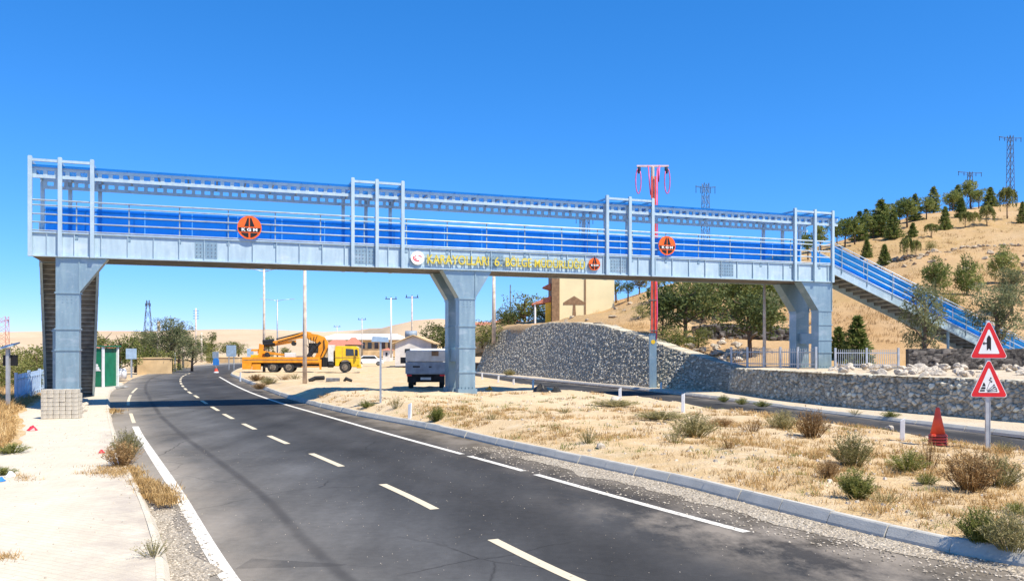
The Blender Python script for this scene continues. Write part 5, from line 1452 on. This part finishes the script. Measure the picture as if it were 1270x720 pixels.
# ------------------------------------------------------------------ buildings
def house(px0, px1, base, eave, ridge, Z, depth, wall, roof, label, name='house', wins=(), rz=0, over=.4, gable=False, zb=None):
    x0, x1 = (px0-CX)/F*Z, (px1-CX)/F*Z; zb = EYE-(base-CY)/F*Z if zb is None else zb; he = EYE+(CY-eave)/F*Z-zb; hr = EYE+(CY-ridge)/F*Z-zb; w = x1-x0
    o = thing(name, label, 'building', ((x0+x1)/2, Z, zb), rz); b = MB()
    if gable: b.prism([(-w/2,-1),(w/2,-1),(w/2,he),(0,hr-.06),(-w/2,he)], 0, depth)
    else: b.box(-w/2,w/2,0,depth,-1,he)
    wl = b.build('wall', M[wall], o)
    b = MB(); e = over
    if gable:
        for sg in (-1, 1):
            d = Vector((sg*(w/2+e), 0, he-e*(hr-he)/(w/2))); b.add([(0,-e,hr),(d.x,-e,d.z),(d.x,depth+e,d.z),(0,depth+e,hr),(0,-e,hr+.12),(d.x,-e,d.z+.12),(d.x,depth+e,d.z+.12),(0,depth+e,hr+.12)], [(0,1,2,3),(4,5,6,7),(0,1,5,4),(1,2,6,5),(2,3,7,6),(3,0,4,7)])
    else:
        b.add([(-w/2-e,-e,he),(w/2+e,-e,he),(w/2+e,depth+e,he),(-w/2-e,depth+e,he),(-w/2+e*2,depth/2,hr),(w/2-e*2,depth/2,hr)], [(3,2,1,0),(0,1,5,4),(2,3,4,5),(1,2,5),(3,0,4)])
    b.build('roof', M[roof], o)
    for (a, c, z0, z1) in wins:
        b = MB(); b.box(-w/2+a*w, -w/2+c*w, -.04, .0-.003, z0*he, z1*he); q = b.build('window', M['glass'], wl)
    return o
# yellow house
Z = 82; k = Z/F
zb = EYE+(CY-398)*k
X0, X1 = (694-CX)*k, (762-CX)*k
yh = thing('house', 'tall plain pale yellow house with brown edges on the bank', 'building', ((X0+X1)/2, Z, zb)); w = X1-X0; H = (398-322)*k
b = MB(); b.box(-w/2,w/2,0,8,-1,H); wl = b.build('wall', M['plaster_yellow'], yh)
b = MB(); b.box(-w/2-.75,-w/2-.002,-.05,7.9,-1,H); b.box(-.26,-.10,-.05,-.003,-.6,H); b.build('pilaster', M['brown'], wl)
b = MB(); b.add([(-w/2-1.2,-.5,H),(w/2+.5,-.5,H),(w/2+.5,8.5,H),(-w/2-1.2,8.5,H),(-w/2+1.5,4,H+.9),(w/2-1.5,4,H+.9)], [(3,2,1,0),(0,1,5,4),(2,3,4,5),(1,2,5),(3,0,4)]); b.build('roof', M['roof_red'], yh)
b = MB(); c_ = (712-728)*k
b.prism([(c_-1.05,(398-377)*k-.05),(c_+1.05,(398-377)*k-.05),(c_+1.05,(398-375)*k),(c_,(398-370)*k+.25),(c_-1.05,(398-375)*k)][::-1], -.03, -.004); b.prism([(c_-.16,.35),(c_+.2,.35),(c_+.12,1.6),(c_-.1,1.6)], -.03, -.0045); b.build('wall_shadow_shape', M['brown'], wl)  # brown relief standing in for a shadow cast on the wall
b = MB(); b.prism([(-w/2-2.7,(398-376)*k),(-w/2-.8,(398-366)*k),(-w/2-.8,(398-374)*k),(-w/2-2.6,(398-377)*k)], .6, 3.4); b.prism([(-w/2-1.6,(398-355)*k),(-w/2-.8,(398-350)*k),(-w/2-.8,(398-358)*k)], .6, 3); pr = b.build('porch_roof', M['roof_red'], yh)
b = MB(); b.box(-w/2-1.35,-w/2-.8,.7,1.3,-1,(398-374)*k); b.build('porch_wall', M['truck_yellow'], yh)
b = MB(); b.tube([(-w/2-2.35,.8,-.6),(-w/2-2.35,.8,(398-376)*k)], .1, 8); b.build('porch_column', M['white'], yh)
house(614, 645, 404, 400, 393, 98, 6, 'plaster_tan', 'roof_red', 'low house with red roof right of the pale concrete pole', zb=3.0)
house(586, 616, 408, 403, 398, 105, 6, 'plaster_tan', 'roof_red', 'low red roofed house behind the middle bridge leg', zb=2.5)
house(396, 497, 438, 421, 413, 240, 20, 'plaster_tan', 'roof_white', 'very long low building with pale roof behind the crane truck', over=1.2, wins=[(i/12+.01,i/12+.06,.35,.8) for i in range(12)])
house(404, 428, 440, 429, 421, 200, 8, 'plaster_tan', 'roof_red', 'small house with pink red roof just above the yellow truck cab')
house(428, 442, 440, 427, 418, 196, 7, 'plaster_tan', 'roof_red', 'small house with pointed red roof in front of the long pale building')
house(475, 483, 443, 434, 431, 170, 5, 'plaster_white', 'roof_red', 'tiny white house with red roof left of the white gabled house', wins=[(.4,.7,.2,.7)])
house(490, 535, 444, 425, 416, 110, 9, 'plaster_white', 'plaster_tan', 'white gabled house behind the small lorry', gable=True, wins=[(.27,.50,.38,.62),(.62,.74,.38,.6)])
house(534, 566, 441, 436, 428, 140, 9, 'plaster_tan', 'plaster_tan', 'tan low building right of the white gabled house')
house(116, 124, 462, 431, 427, 70, 4, 'plaster_white', 'roof_red', 'small white building with red roof edge behind the green cabin', zb=.1)
house(172, 212, 458, 444, 443, 84, .6, 'plaster_tan', 'plaster_tan', 'long tan garden wall beside the road under the concrete post', name='garden_wall', rz=R(28), over=.1, zb=.0)
house(207, 236, 452, 446, 445, 110, .6, 'plaster_tan', 'plaster_tan', 'low tan wall stretch continuing towards the road bend', name='garden_wall', rz=R(20), over=.08, zb=.0)
house(256, 296, 449, 443, 442, 150, 3, 'plaster_tan', 'plaster_tan', 'low tan earth wall beyond the road bend', name='garden_wall', over=.1, zb=.0)
# roof tank on the white gabled house
b = MB(); xx = (514-CX)/F*112; b.tube([(xx-1.2,112,4.35),(xx+.3,112,4.35)], .5, 12); o = tag(b.build('water_tank', M['grey_paint'], None, True), 'grey tank with solar water heater on the roof of the white gabled house', 'tank')

# green cabin
Z = 46; x, y = (121-CX)/F*52, 52
gc = thing('green_cabin', 'green booth with white emblem beside the left bridge stair', 'cabin', (x, y, .15), R(-6))
b = MB(); b.box(-.62,.30,0,1.6,.0,2.35); cw = b.build('wall', M['green_paint'], gc, False, .02); 
for yy in (-.05, 1.5): b = MB(); b.box(.30,.42,yy,yy+.12,-.1,2.45); b.build('corner_post', M['white'], gc)
b = MB(); b.box(-.75,.5,-.1,1.75,2.46,2.54); b.build('roof', M['green_paint'], gc)
b = MB(); b.disc((-.05,1.15), .17, -.02, -.004, 16, .12); b.prism([(-.3,.98),(.22,.98),(.14,1.08),(-.22,1.08)], -.02, -.004); b.disc((-.05,1.32), .09, -.02, -.0045, 12); b.build('emblem', M['white'], cw)
b = MB(); b.box(-.9,.9,-.3,1.9,-.12,.0); b.build('base_slab', M['concrete'], gc)

# blue sign boards seen along the road
def board(px, top, bot, base, w, Z, m, label, posts=1):
    x = (px-CX)/F*Z; zb = EYE-(base-CY)/F*Z; t, bt = EYE+(CY-top)/F*Z-zb, EYE+(CY-bot)/F*Z-zb; hw = w/F*Z/2
    o = thing('road_sign', label, 'road sign', (x, Z, zb), R(rnd.uniform(-6,6)))
    b = MB(); b.box(-hw,hw,-.06,-.03,bt,t); b.build('sign_plate', M[m], o, False, .02); b = MB()
    for s in ([0] if posts == 1 else [-hw*.5, hw*.5]): b.box(s-.05,s+.05,-.03,.05,-.3,t-.1)
    b.build('post', M['pole_steel'], o)
board(163, 432, 445, 463, 13, 62, 'sign_back', 'pale blue back of a square sign left of the road near the green cabin')
board(287, 428, 442, 459, 12.5, 100, 'sign_back', 'large pale blue sign back at the road bend', 2)
board(310.5, 432, 444, 458, 8, 94, 'sign_back', 'smaller pale blue sign back left of the crane truck tail')
board(267.5, 436, 444, 452, 8, 120, 'grey_paint', 'grey blue sign board beyond the road bend')
x, Z = (268-CX)/F*88, 88
o = thing('road_works_sign', 'small bright blue sign on a red and white foot standing on the road', 'road sign', (x, Z, 0)); h = hgt(18, Z)
b = MB(); b.prism([(-.32,h*.52),(.32,h*.52),(.32,h*.85),(.2,h),(-.2,h),(-.32,h*.85)], -.04, .0); b.build('sign_plate', M['blue_paint'], o); b = MB(); b.box(-.04,.04,0,.06,0,h*.6); b.build('post', M['pole_steel'], o)
b = MB(); b.tube([(0,.03,.12),(0,.03,.45)], [.22,.14], 10); b.build('foot', M['cone_red'], o); b = MB(); b.tube([(0,.03,0),(0,.03,.12)], [.26,.22], 10); b.build('base_ring', M['white'], o)
# white sacks under the roadside trees
for i, (px, hh, lb) in enumerate(((149,12,'white sack standing under the tree behind the sign, left one of two'),(153.5,14,'white sack standing under the tree behind the sign, right one of two'))):
    x = (px-CX)/F*66; b = MB(); b.tube([(0,0,0),(0,0,.5),(0,0,.75),(0,0,.85)], [.2,.22,.18,.08], 10); o = b.build('sack', M['white'], None, True); o.location = (x, 66, .12); tag(o, lb, 'sack')
# people or machines near the village: dark car far behind the sign
x, Z = (458-CX)/F*120, 120
cr = thing('parked_car', 'distant silver car parked behind the thin steel sign post', 'car', (x, Z, .1), R(10))
b = MB(); b.prism([(-2,.3),(2,.3),(2.05,.75),(1.3,.95),(.8,1.42),(-.9,1.42),(-1.6,.95),(-2.05,.8)], -.8, .8); bd = b.build('body', M['white'], cr, False, .05)
b = MB(); b.prism([(-1.3,.98),(1.05,.98),(.7,1.36),(-.8,1.36)], -.815, -.803); b.build('side_window', M['glass'], cr)
for xx in (-1.25,1.25):
    for sd in (-1,1): wheel(cr, xx, sd*.72, .31, .2, sd)

# ------------------------------------------------------------------ camera, sky, sun
cam = bpy.data.cameras.new('camera'); co = bpy.data.objects.new('camera', cam); col.objects.link(co); scene.camera = co
co.location = (0,0,EYE); co.rotation_euler = (R(90),0,0); cam.sensor_width = 36; cam.lens = F/1270*36; cam.shift_y = (CY-360)/1270; cam.clip_end = 20000; cam.clip_start = .1
SE, SX, SY = R(57), .788, -.616
az = math.atan2(SX, SY)
sun = bpy.data.lights.new('sun', 'SUN'); sun.energy = 5.0; sun.angle = R(.5); sun.color = (1,.93,.80); so = bpy.data.objects.new('sun', sun); col.objects.link(so)
dv = Vector((SX, SY, 0)).normalized()*math.cos(SE)+Vector((0,0,math.sin(SE))); so.rotation_euler = dv.to_track_quat('Z', 'Y').to_euler(); so.location = dv*60
w = bpy.data.worlds.new('World'); scene.world = w; w.use_nodes = True; nt = w.node_tree; bg = nt.nodes['Background']
sky = nt.nodes.new('ShaderNodeTexSky'); sky.sky_type = 'NISHITA'; sky.sun_disc = False; sky.sun_elevation = SE; sky.sun_rotation = az; sky.altitude = 2000; sky.air_density = 1.0; sky.dust_density = 0; sky.ozone_density = 6.0
# the camera's colour response to the deep clear sky, per channel
sp_ = nt.nodes.new('ShaderNodeSeparateColor'); cb_ = nt.nodes.new('ShaderNodeCombineColor'); nt.links.new(sky.outputs[0], sp_.inputs[0])
for i, (pw, gain) in enumerate(((1.4, .052*5.5), (.85, .172*5.5), (.8, .30*5.5))):
    p_ = nt.nodes.new('ShaderNodeMath'); p_.operation = 'POWER'; p_.inputs[1].default_value = pw; nt.links.new(sp_.outputs[i], p_.inputs[0])
    q_ = nt.nodes.new('ShaderNodeMath'); q_.operation = 'MULTIPLY'; q_.inputs[1].default_value = gain; nt.links.new(p_.outputs[0], q_.inputs[0]); nt.links.new(q_.outputs[0], cb_.inputs[i])
nt.links.new(cb_.outputs[0], bg.inputs[0]); bg.inputs[1].default_value = .12
scene.view_settings.view_transform = 'Standard'; scene.view_settings.look = 'None'; scene.view_settings.exposure = .6; scene.view_settings.gamma = 1
scene.render.engine = 'CYCLES'; scene.cycles.max_bounces = 6; scene.cycles.transparent_max_bounces = 12
